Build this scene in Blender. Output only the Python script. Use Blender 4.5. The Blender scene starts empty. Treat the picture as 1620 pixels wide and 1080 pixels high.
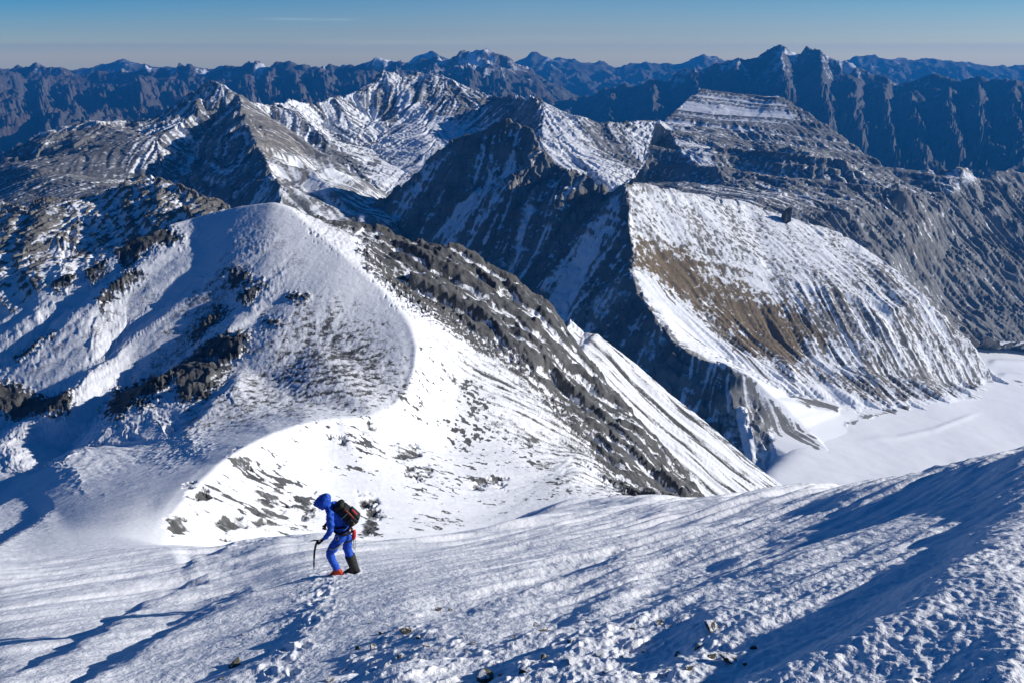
QUAL = 1.0
USE_HAZE = True
import bpy, bmesh, math, random
import numpy as np
from mathutils import Vector, Matrix, geometry

F32 = np.float32
SCN = bpy.context.scene
COL = SCN.collection
random.seed(7)

# ---------------------------------------------------------------- camera model
W_, H_, FOC = 1620.0, 1080.0, 1260.0
HORIZON = 88.0
TH = math.atan((540.0 - HORIZON) / FOC)
CT, ST = math.cos(TH), math.sin(TH)


def P(px, py, d):
    """world point seen at a pixel of the photo, d metres ahead (the eye is the origin)"""
    a = (px - 810.0) / FOC
    b = -(py - 540.0) / FOC
    k = d / (CT + b * ST)
    return (a * k, d, (-ST + b * CT) * k)


def basin_d(px, py):
    """distance at which a pixel's ray meets the tilted plane of the snow basin"""
    x, y, z = P(px, py, 1.0)
    return 487.0 / (-z - 0.20 * x)


def project(x, y, z):
    f = y * CT - z * ST
    u = y * ST + z * CT
    f = np.maximum(f, 1e-3)
    return x / f * FOC + 810.0, 540.0 - u / f * FOC


SUN_AZ, SUN_EL = math.radians(81.5), math.radians(19.0)   # azimuth clockwise from the view direction
SUN = np.array([math.sin(SUN_AZ) * math.cos(SUN_EL), math.cos(SUN_AZ) * math.cos(SUN_EL), math.sin(SUN_EL)])

# ---------------------------------------------------------------- noise
_rng = np.random.default_rng(11)
_PERM = _rng.permutation(4096).astype(np.int32)
_ANG = (_rng.random(4096) * 2 * np.pi)
_GX, _GY = np.cos(_ANG).astype(F32), np.sin(_ANG).astype(F32)


def noise2(x, y, seed=0):
    x = np.asarray(x, np.float64) + seed * 17.31
    y = np.asarray(y, np.float64) - seed * 9.73
    xf = np.floor(x); yf = np.floor(y)
    xi = xf.astype(np.int64); yi = yf.astype(np.int64)
    fx = (x - xf).astype(F32); fy = (y - yf).astype(F32)
    u = fx * fx * fx * (fx * (fx * 6 - 15) + 10)
    v = fy * fy * fy * (fy * (fy * 6 - 15) + 10)
    x0 = _PERM[xi & 4095]; x1 = _PERM[(xi + 1) & 4095]

    def g(px, yy, dx, dy):
        h = _PERM[(px + yy) & 4095]
        return _GX[h] * dx + _GY[h] * dy
    a = g(x0, yi, fx, fy); b = g(x1, yi, fx - 1, fy)
    c = g(x0, yi + 1, fx, fy - 1); d = g(x1, yi + 1, fx - 1, fy - 1)
    a = a + u * (b - a); c = c + u * (d - c)
    return (a + v * (c - a)) * 1.5


def fbm(x, y, octs=5, gain=0.5, lac=2.03, seed=0):
    s = 0; a = 1.0; f = 1.0; n = 0
    for i in range(octs):
        s = s + a * noise2(x * f, y * f, seed + i * 3)
        n += a; a *= gain; f *= lac
    return s / n * 1.4


def fbm_lod(x, y, wave, Y, octs=5, gain=0.5, lac=2.03, seed=0, dt=0.0042):
    """fbm whose finest octaves fade out where the mesh could no longer carry them"""
    s = 0; a = 1.0; f = 1.0; n = 0
    for i in range(octs):
        w = sstep(1.3, 2.8, (wave / f) / (Y * dt))
        s = s + a * w * noise2(x * f, y * f, seed + i * 3)
        n += a; a *= gain; f *= lac
    return s / n * 1.4


def ridged(x, y, octs=5, gain=0.5, lac=2.07, seed=0):
    s = 0; a = 1.0; f = 1.0; n = 0; w = 1.0
    for i in range(octs):
        r = 1.0 - np.abs(noise2(x * f, y * f, seed + i * 5)) * 1.6
        r = r * r * w
        w = np.clip(r * 1.6, 0, 1)
        s = s + a * r; n += a; a *= gain; f *= lac
    return s / n


_R1 = _rng.random(4096).astype(F32); _R2 = _rng.random(4096).astype(F32); _R3 = _rng.random(4096).astype(F32)


def crag(x, y, seed=0, tilt=0.8):
    """broken blocks: every cell is a tilted facet at its own height; returns (height -1..1, crack distance 0..~0.7)"""
    x = np.asarray(x, np.float64) + seed * 7.77; y = np.asarray(y, np.float64) - seed * 3.31
    xf = np.floor(x); yf = np.floor(y)
    xi = xf.astype(np.int64); yi = yf.astype(np.int64)
    fx = (x - xf).astype(F32); fy = (y - yf).astype(F32)
    f1 = np.full(fx.shape, 9.0, F32); f2 = np.full(fx.shape, 9.0, F32); hh = np.zeros(fx.shape, F32)
    for dj in (-1, 0, 1):
        for di in (-1, 0, 1):
            k = _PERM[(_PERM[(xi + di) & 4095] + yi + dj) & 4095]
            dx = di + _R1[k] - fx; dy = dj + _R2[k] - fy
            d = dx * dx + dy * dy
            h = (_R3[k] - 0.5) * 1.3 - tilt * (dx * _GX[k] + dy * _GY[k])
            m = d < f1
            f2 = np.where(m, f1, np.minimum(f2, d)); f1 = np.where(m, d, f1); hh = np.where(m, h, hh)
    return hh, np.sqrt(f2) - np.sqrt(f1)


def sstep(e0, e1, x):
    t = np.clip((x - e0) / (e1 - e0), 0, 1)
    return t * t * (3 - 2 * t)


def box(a, r, axis):
    """box blur of radius r along one axis"""
    if r < 1:
        return a
    pad = [(0, 0), (0, 0)]; pad[axis] = (r + 1, r)
    c = np.cumsum(np.pad(a, pad, mode='edge'), axis=axis, dtype=np.float64)
    n = 2 * r + 1
    if axis == 0:
        return ((c[n:] - c[:-n]) / n).astype(a.dtype)
    return ((c[:, n:] - c[:, :-n]) / n).astype(a.dtype)


def blur(a, r, it=2):
    for _ in range(it):
        a = box(box(a, r, 0), r, 1)
    return a


def poly_dist(px, py, poly):
    """signed distance to a polygon in photo pixels, positive inside"""
    n = len(poly)
    ins = np.zeros(px.shape, bool)
    dmin = np.full(px.shape, 1e9, F32)
    for i in range(n):
        x0, y0 = poly[i]; x1, y1 = poly[(i + 1) % n]
        ex, ey = x1 - x0, y1 - y0
        t = np.clip(((px - x0) * ex + (py - y0) * ey) / (ex * ex + ey * ey + 1e-9), 0, 1)
        dmin = np.minimum(dmin, (px - x0 - t * ex) ** 2 + (py - y0 - t * ey) ** 2)
        if y0 != y1:
            ins ^= ((y0 > py) != (y1 > py)) & (px < (x1 - x0) * (py - y0) / (y1 - y0) + x0)
    d = np.sqrt(dmin)
    return np.where(ins, d, -d)


def line_dist(px, py, line):
    """distance to a polyline, signed (positive on its right-hand side in picture coordinates) and the run 0..1 along it"""
    best = np.full(px.shape, 1e18); sd = np.zeros(px.shape); run = np.zeros(px.shape)
    seg = [math.dist(line[i][:2], line[i + 1][:2]) for i in range(len(line) - 1)]
    tot = sum(seg); acc = 0.0
    for i, L in enumerate(seg):
        x0, y0 = line[i][:2]; x1, y1 = line[i + 1][:2]
        ex, ey = x1 - x0, y1 - y0
        t = np.clip(((px - x0) * ex + (py - y0) * ey) / (L * L), 0, 1)
        dx = px - x0 - t * ex; dy = py - y0 - t * ey
        d2 = dx * dx + dy * dy
        m = d2 < best
        best = np.where(m, d2, best)
        sd = np.where(m, np.sqrt(d2) * np.sign(ex * dy - ey * dx), sd)
        run = np.where(m, (acc + t * L) / tot, run)
        acc += L
    return sd, run


def tag(o, label, cat=None, group=None, kind=None):
    o['label'] = label
    if cat: o['category'] = cat
    if group: o['group'] = group
    if kind: o['kind'] = kind
    return o


ATTRS = ('snow', 'rough', 'gul', 'tint')


class Land:
    """a piece of terrain: control points and break lines -> triangulated base -> fine grid -> eroded detail"""

    def __init__(self, name, snow=0.5, rough=1.0, gul=1.0, tint=0.0):
        self.name = name; self.pts = []; self.at = []; self.edges = []
        self.dflt = dict(snow=snow, rough=rough, gul=gul, tint=tint)

    def _add(self, xyz, kw):
        for i, q in enumerate(self.pts):
            if math.dist(q, xyz) < 1e-3 * max(1.0, xyz[1]) * 0.2:
                return i
        self.pts.append(tuple(xyz)); a = dict(self.dflt); a.update(kw); self.at.append(a)
        return len(self.pts) - 1

    def line(self, pl, back=None, **kw):
        """break line of (px, py, d); back = (run, slope) adds the hidden far side of a crest"""
        ids = [self._add(P(*p[:3]), kw) for p in pl]
        self.edges += [(ids[i], ids[i + 1]) for i in range(len(ids) - 1)]
        if back:
            run, sl = back
            for p in pl:
                x, y, z = P(*p[:3])
                k = (y + run) / y
                self._add((x * k, y + run, z - run * sl), kw)
        return self

    def dots(self, pl, **kw):
        for p in pl:
            self._add(P(*p[:3]), kw)
        return self

    def world(self, pl, **kw):
        for p in pl:
            self._add(p, kw)
        return self

    def grid(self, cols, rows):
        """cols: pixel columns (photo px at the horizon row), rows: distances"""
        s = ((np.asarray(cols, np.float64) - 810.0) / FOC) / (CT + (540 - HORIZON) / FOC * ST)
        self.s = s; self.t = np.log(np.asarray(rows, np.float64))
        nr, nc = len(rows), len(cols)
        w = np.exp(-self.t)
        pts = np.array(self.pts)
        S = pts[:, 0] / pts[:, 1]; Wv = 1.0 / pts[:, 1]; Q = pts[:, 2] / pts[:, 1]
        sw = (S.max() - S.min()) / (np.log(Wv.max() / Wv.min()) + 1e-9)
        LT = np.log(Wv)
        vin = [Vector((S[i] / (S.max() - S.min()), (LT[i] - LT.min()) / (LT.max() - LT.min()))) for i in range(len(pts))]
        vo, eo, fo, ov, oe, of = geometry.delaunay_2d_cdt(vin, self.edges, [], 0, 1e-9)
        A = np.array([[a[k] for k in ATTRS] for a in self.at])
        vs, vw, vq, va = [], [], [], []
        for i, o in enumerate(ov):
            if o:
                k = o[0]
                vs.append(S[k]); vw.append(Wv[k]); vq.append(Q[k]); va.append(A[k])
            else:
                c = vo[i]
                d = [(vin[k] - c).length for k in range(len(vin))]
                n1, n2 = np.argsort(d)[:2]
                f = d[n1] / (d[n1] + d[n2] + 1e-12)
                print('TIN', self.name, 'crossing near', self.pts[n1], self.pts[n2])
                vs.append(c[0] * (S.max() - S.min())); vw.append(math.exp(c[1] * (LT.max() - LT.min()) + LT.min()))
                vq.append(Q[n1] * (1 - f) + Q[n2] * f); va.append(A[n1] * (1 - f) + A[n2] * f)
        vs, vw, vq, va = map(np.array, (vs, vw, vq, va))
        q = np.full((nr, nc), np.nan, F32)
        at = np.zeros((len(ATTRS), nr, nc), F32)
        for f in fo:
            if len(f) != 3: continue
            a, b, c = f
            s0, s1 = vs[list(f)].min(), vs[list(f)].max()
            t0, t1 = -np.log(vw[list(f)].max()), -np.log(vw[list(f)].min())
            j0, j1 = np.searchsorted(s, s0 - 1e-9), np.searchsorted(s, s1 + 1e-9)
            i0, i1 = np.searchsorted(self.t, t0 - 1e-9), np.searchsorted(self.t, t1 + 1e-9)
            if j1 <= j0 or i1 <= i0: continue
            gs = s[None, j0:j1]; gw = w[i0:i1, None]
            det = (vw[b] - vw[c]) * (vs[a] - vs[c]) + (vs[c] - vs[b]) * (vw[a] - vw[c])
            if abs(det) < 1e-18: continue
            l0 = ((vw[b] - vw[c]) * (gs - vs[c]) + (vs[c] - vs[b]) * (gw - vw[c])) / det
            l1 = ((vw[c] - vw[a]) * (gs - vs[c]) + (vs[a] - vs[c]) * (gw - vw[c])) / det
            l2 = 1 - l0 - l1
            m = (l0 >= -1e-6) & (l1 >= -1e-6) & (l2 >= -1e-6)
            sub = q[i0:i1, j0:j1]
            sub[m] = (l0 * vq[a] + l1 * vq[b] + l2 * vq[c])[m]
            for k in range(len(ATTRS)):
                sb = at[k, i0:i1, j0:j1]
                sb[m] = (l0 * va[a, k] + l1 * va[b, k] + l2 * va[c, k])[m]
        self.mask = ~np.isnan(q)
        # fill outside the hull from the nearest filled cell of the column, then of the row
        idx = np.where(self.mask, np.arange(nr)[:, None], -1)
        fw = np.maximum.accumulate(idx, 0)
        idx2 = np.where(self.mask, np.arange(nr)[:, None], nr * 2)
        bw = np.minimum.accumulate(idx2[::-1], 0)[::-1]
        pick = np.where(fw >= 0, fw, bw)
        ok = pick < nr
        self.mask = (fw >= 0) & (bw < nr)
        pk = np.clip(pick, 0, nr - 1)
        q = np.where(ok, np.take_along_axis(q, pk, 0), np.nan)
        good = np.where(ok.any(0))[0]
        near = good[np.argmin(np.abs(np.arange(nc)[:, None] - good[None, :]), 1)]
        q = q[:, near]
        self.mask = self.mask[:, near]      # past the outermost control points the land simply carries on
        for k in range(len(ATTRS)):
            at[k] = np.take_along_axis(at[k], pk, 0)[:, near]
        self.Y = np.exp(self.t)[:, None] * np.ones((1, nc))
        self.X = self.s[None, :] * self.Y
        self.Z = (q * self.Y).astype(np.float64)
        self.a = {k: at[i] for i, k in enumerate(ATTRS)}
        self.pix()
        return self

    def pix(self):
        self.px, self.py = project(self.X, self.Y, self.Z)

    def smooth(self, r, it=2):
        self.Z = blur(self.Z, r, it)
        for k in ATTRS: self.a[k] = blur(self.a[k], max(r, 2), 2)
        self.pix()

    def grad(self, Z=None):
        Z = self.Z if Z is None else Z
        zs = np.gradient(Z, axis=1) / np.gradient(self.s)[None, :]
        zt = np.gradient(Z, axis=0) / np.gradient(self.t)[:, None]
        zx = zs / self.Y
        zy = (zt - zx * self.X) / self.Y
        return zx, zy

    def lic(self, wave, length, seed=0, steps=12, sub=1, Z=None, br=3, octs=3, turn=0.35):
        """noise of the given wavelength smeared along the fall line: gullies, runnels, snow streaks"""
        Z = blur(self.Z if Z is None else Z, br, 2)
        zx, zy = self.grad(Z)
        zx, zy, X, Y = (a[::sub, ::sub] for a in (zx, zy, self.X, self.Y))
        s = self.s[::sub]; t = self.t[::sub]
        g = np.sqrt(zx * zx + zy * zy) + 1e-5
        h = length / steps
        ang = turn * fbm(X / (wave * 5), Y / (wave * 5), 2, 0.5, 2.1, seed + 9)
        ca, sa = np.cos(ang), np.sin(ang)
        hv = h * (0.75 + 0.5 * noise2(X / (wave * 3), Y / (wave * 3), seed + 4))
        dx, dy = -(zx * ca - zy * sa) / g * hv, -(zx * sa + zy * ca) / g * hv
        di = (dy / Y) / np.gradient(t)[:, None]
        dj = ((dx - s[None, :] * dy) / Y) / np.gradient(s)[None, :]
        N = fbm(X / wave, Y / wave, octs, 0.62, 2.1, seed).astype(F32)
        nr, nc = N.shape
        di = di.astype(F32); dj = dj.astype(F32)

        def samp(A, i, j):
            i = np.clip(i, 0, nr - 1.001); j = np.clip(j, 0, nc - 1.001)
            i0 = i.astype(np.int32); j0 = j.astype(np.int32)
            fi = i - i0; fj = j - j0
            k = i0 * nc + j0
            A = A.ravel()
            return ((A[k] * (1 - fj) + A[k + 1] * fj) * (1 - fi) + (A[k + nc] * (1 - fj) + A[k + nc + 1] * fj) * fi)
        I0, J0 = np.meshgrid(np.arange(nr, dtype=F32), np.arange(nc, dtype=F32), indexing='ij')
        acc = N.copy(); wsum = 1.0
        for sg in (1, -1):
            i, j = I0.copy(), J0.copy()
            for k in range(steps):
                a = samp(di, i, j); b = samp(dj, i, j)
                i = i + sg * a; j = j + sg * b
                wgt = 1 - (k + 1) / (steps + 1)
                acc += wgt * samp(N, i, j); wsum += wgt
        acc /= wsum
        acc = (acc / (acc.std() + 1e-6)).astype(F32)
        if sub > 1:
            full_i = np.minimum(np.arange(len(self.t)) / sub, nr - 1.001)[:, None] * np.ones((1, len(self.s)))
            full_j = np.minimum(np.arange(len(self.s)) / sub, nc - 1.001)[None, :] * np.ones((len(self.t), 1))
            acc = samp(acc, full_i.astype(F32), full_j.astype(F32))
        return acc

    def region(self, poly, feather=8, warp=6, wave=None):
        """weight 0..1 of a patch of hillside (outline measured in photo pixels), its edge ragged"""
        w = wave or (self.Y.mean() * 0.02)
        n = fbm(self.X / w, self.Y / w + self.Z / w, 4, 0.6, 2.1, 91) * warp * 1.6
        d = poly_dist(self.px, self.py, poly) + n
        return sstep(-feather, feather, d).astype(F32)

    def paint(self, poly, feather=8, warp=6, **kw):
        w = self.region(poly, feather, warp)
        for k, v in kw.items():
            self.a[k] = self.a[k] * (1 - w) + v * w
        return w

    def strata(self, amp, band, dip=(0, 0), seed=3, sharp=0.5):
        """bedding: steps in the slope where hard beds crop out; returns the bed hardness"""
        ph = (self.Z + self.X * dip[0] + self.Y * dip[1]) / band
        ph = ph + 0.35 * fbm(self.X / (band * 9), self.Y / (band * 9), 3, 0.5, 2, seed)
        n = noise2(ph, np.full_like(ph, 0.37 + seed), seed) + 0.6 * noise2(ph * 2.7, np.full_like(ph, 5.2), seed + 1)
        hard = np.clip(n * 1.3, -1, 1)
        self.Z = self.Z + amp * hard
        return hard

    def build(self, mats, label, cat, drop_mask=None, name=None, kind='structure', extra=None):
        nr, nc = self.Z.shape
        v = np.stack([self.X, self.Y, self.Z], -1).reshape(-1, 3).astype(F32)
        m = self.mask if drop_mask is None else (self.mask & ~drop_mask)
        qm = m[:-1, :-1] & m[1:, :-1] & m[:-1, 1:] & m[1:, 1:]
        ii, jj = np.nonzero(qm)
        k = (ii * nc + jj).astype(np.int32)
        quads = np.stack([k, k + 1, k + nc + 1, k + nc], -1)
        used = np.zeros(nr * nc, bool); used[quads.ravel()] = True
        remap = np.cumsum(used) - 1
        quads = remap[quads].astype(np.int32)
        v = v[used]
        me = bpy.data.meshes.new(self.name)
        me.vertices.add(len(v)); me.vertices.foreach_set('co', v.ravel())
        me.loops.add(quads.size); me.loops.foreach_set('vertex_index', quads.ravel())
        me.polygons.add(len(quads))
        me.polygons.foreach_set('loop_start', np.arange(0, quads.size, 4, dtype=np.int32))
        me.update(calc_edges=True)
        me.polygons.foreach_set('use_smooth', np.ones(len(quads), bool))
        ex = dict(snow=self.a['snow'], tint=self.a['tint'])
        if extra: ex.update(extra)
        for kk, arr in ex.items():
            at = me.attributes.new(kk, 'FLOAT', 'POINT')
            at.data.foreach_set('value', np.clip(arr, -2, 3).astype(F32).ravel()[used])
        me.materials.append(mats)
        me.update()
        o = bpy.data.objects.new(name or self.name, me); COL.objects.link(o)
        tag(o, label, cat, kind=kind)
        print('LAND', self.name, len(v), 'verts')
        return o


def span(*segs):
    """piecewise even spacing: (start, step-count) ... end"""
    out = []
    for i in range(0, len(segs) - 2, 2):
        out += list(np.linspace(segs[i], segs[i + 2], segs[i + 1], endpoint=False))
    out.append(segs[-1])
    return np.array(out)


def lspan(*segs):
    return np.exp(span(*[math.log(v) if i % 2 == 0 else v for i, v in enumerate(segs)]))
# ---------------------------------------------------------------- materials
def nd(nt, typ, **kw):
    n = nt.nodes.new(typ)
    for k, v in kw.items():
        if k.startswith('i_'):
            n.inputs[k[2:].replace('_', ' ')].default_value = v
        else:
            setattr(n, k, v)
    return n


def new_mat(name):
    m = bpy.data.materials.new(name); m.use_nodes = True
    nt = m.node_tree; nt.nodes.clear()
    out = nd(nt, 'ShaderNodeOutputMaterial'); b = nd(nt, 'ShaderNodeBsdfPrincipled')
    nt.links.new(b.outputs[0], out.inputs[0])
    return m, nt, b


def ramp(nt, stops, fac=None):
    r = nd(nt, 'ShaderNodeValToRGB')
    e = r.color_ramp.elements
    while len(e) < len(stops): e.new(0.5)
    for el, (p, c) in zip(e, stops):
        el.position = p; el.color = (*c, 1)
    if fac is not None: nt.links.new(fac, r.inputs[0])
    return r


def math_node(nt, op, a, b=None, c=None, clamp=False):
    n = nd(nt, 'ShaderNodeMath', operation=op, use_clamp=clamp)
    for i, v in enumerate((a, b, c)):
        if v is None: continue
        if isinstance(v, (int, float)): n.inputs[i].default_value = v
        else: nt.links.new(v, n.inputs[i])
    return n.outputs[0]


def mix_col(nt, f, a, b):
    n = nd(nt, 'ShaderNodeMix', data_type='RGBA')
    for sock, v in ((n.inputs[0], f), (n.inputs[6], a), (n.inputs[7], b)):
        if isinstance(v, tuple): sock.default_value = (*v, 1)
        elif isinstance(v, (int, float)): sock.default_value = v
        else: nt.links.new(v, sock)
    return n.outputs[2]


def land_mat(name, rock_a, rock_b, brown, scale, snow=(0.86, 0.88, 0.92), grain=0.35, soft=0.12, bumps=()):
    """rock and snow: the 'snow' attribute says where snow lies, noise breaks its edge; 'tint' turns grey rock brown"""
    m, nt, b = new_mat(name)
    L = nt.links.new
    tc = nd(nt, 'ShaderNodeTexCoord')
    at = nd(nt, 'ShaderNodeAttribute', attribute_name='snow')
    ti = nd(nt, 'ShaderNodeAttribute', attribute_name='tint')
    n1 = nd(nt, 'ShaderNodeTexNoise', i_Scale=1.0 / scale, i_Detail=5.0, i_Roughness=0.65)
    n2 = nd(nt, 'ShaderNodeTexNoise', i_Scale=0.13 / scale, i_Detail=4.0, i_Roughness=0.6)
    L(tc.outputs['Object'], n1.inputs['Vector']); L(tc.outputs['Object'], n2.inputs['Vector'])
    e = math_node(nt, 'SUBTRACT', n1.outputs[0], 0.5)
    s = math_node(nt, 'MULTIPLY_ADD', e, grain * 2, at.outputs['Fac'])
    mr = nd(nt, 'ShaderNodeMapRange', interpolation_type='SMOOTHSTEP')
    mr.inputs[1].default_value = 0.5 - soft; mr.inputs[2].default_value = 0.5 + soft
    L(s, mr.inputs[0])
    r1 = ramp(nt, [(0.3, rock_a), (0.7, rock_b)], n2.outputs[0])
    r2 = ramp(nt, [(0.25, tuple(0.55 * c for c in brown)), (0.75, brown)], n1.outputs[0])
    rock = mix_col(nt, ti.outputs['Fac'], r1.outputs[0], r2.outputs[0])
    # grain of the rock itself
    gr = nd(nt, 'ShaderNodeMapRange'); gr.inputs[3].default_value = 0.72; gr.inputs[4].default_value = 1.25
    L(n1.outputs[0], gr.inputs[0])
    mu = nd(nt, 'ShaderNodeMix', data_type='RGBA', blend_type='MULTIPLY'); mu.inputs[0].default_value = 1.0
    L(rock, mu.inputs[6]); L(gr.outputs[0], mu.inputs[7])
    col = mix_col(nt, mr.outputs[0], mu.outputs[2], snow)
    L(col, b.inputs['Base Color'])
    b.inputs['Roughness'].default_value = 0.85
    b.inputs['Specular IOR Level'].default_value = 0.15
    # crust and grain finer than the mesh; where='near' keeps it to the ground close to the eye
    prev = None
    for sc_, dist, rel in bumps:
        nb = nd(nt, 'ShaderNodeTexNoise', i_Scale=1.0 / sc_, i_Detail=4.0, i_Roughness=0.62)
        L(tc.outputs['Object'], nb.inputs['Vector'])
        bm_ = nd(nt, 'ShaderNodeBump', i_Strength=1.0, i_Distance=dist)
        if rel:
            na = nd(nt, 'ShaderNodeAttribute', attribute_name=rel)
            L(na.outputs['Fac'], bm_.inputs['Strength'])
        L(nb.outputs[0], bm_.inputs['Height'])
        if prev is not None: L(prev, bm_.inputs['Normal'])
        prev = bm_.outputs[0]
    if prev is not None: L(prev, b.inputs['Normal'])
    return m


def plain_mat(name, col, rough=0.7, col2=None, scale=0.02, spec=0.3, bump=0.0, metal=0.0):
    m, nt, b = new_mat(name)
    tc = nd(nt, 'ShaderNodeTexCoord')
    n = nd(nt, 'ShaderNodeTexNoise', i_Scale=1.0 / scale, i_Detail=3.0)
    nt.links.new(tc.outputs['Object'], n.inputs['Vector'])
    c2 = col2 or tuple(0.75 * c for c in col)
    r = ramp(nt, [(0.35, c2), (0.65, col)], n.outputs[0])
    nt.links.new(r.outputs[0], b.inputs['Base Color'])
    b.inputs['Roughness'].default_value = rough; b.inputs['Metallic'].default_value = metal
    b.inputs['Specular IOR Level'].default_value = spec
    if bump:
        bm_ = nd(nt, 'ShaderNodeBump', i_Strength=bump, i_Distance=scale)
        nt.links.new(n.outputs[0], bm_.inputs['Height']); nt.links.new(bm_.outputs[0], b.inputs['Normal'])
    return m
# ---------------------------------------------------------------- terrain
Q = QUAL   # grid quality factor


def n_(v): return max(4, int(v * Q))


M_SNOWRIDGE = land_mat('snow_and_slate', (0.052, 0.055, 0.058), (0.150, 0.152, 0.153), (0.16, 0.145, 0.125), 0.6, grain=0.32, soft=0.15, bumps=((0.10, 0.040, 'close'), (0.45, 0.10, 'middle'), (2.2, 0.55, 'distant')))
M_ROCKNEAR = land_mat('snow_and_grey_rock', (0.11, 0.108, 0.104), (0.25, 0.242, 0.225), (0.22, 0.18, 0.14), 3.0, grain=0.30)
M_ROCKMID = land_mat('snow_and_limestone', (0.11, 0.113, 0.118), (0.27, 0.27, 0.268), (0.22, 0.165, 0.10), 9.0, grain=0.30, soft=0.17)
M_ROCKFAR = land_mat('far_rock', (0.04, 0.043, 0.046), (0.13, 0.128, 0.125), (0.14, 0.11, 0.095), 40.0, grain=0.25)


def rough_detail(L, amp, wave, oct_=6, seed=0, rg=0.5):
    f = fbm(L.X / wave, L.Y / wave, oct_, 0.52, 2.05, seed)
    r = ridged(L.X / wave * 0.8 + 0.3 * f, L.Y / wave * 0.8, oct_, 0.5, 2.1, seed + 40) - 0.5
    L.Z = L.Z + amp * L.a['rough'] * ((1 - rg) * f + rg * r)


def slope_of(L, r=2):
    zx, zy = L.grad(blur(L.Z, r, 1))
    return np.sqrt(zx * zx + zy * zy)


def concav(L, r):
    """> 0 in hollows"""
    return blur(L.Z, r, 2) - L.Z


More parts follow.
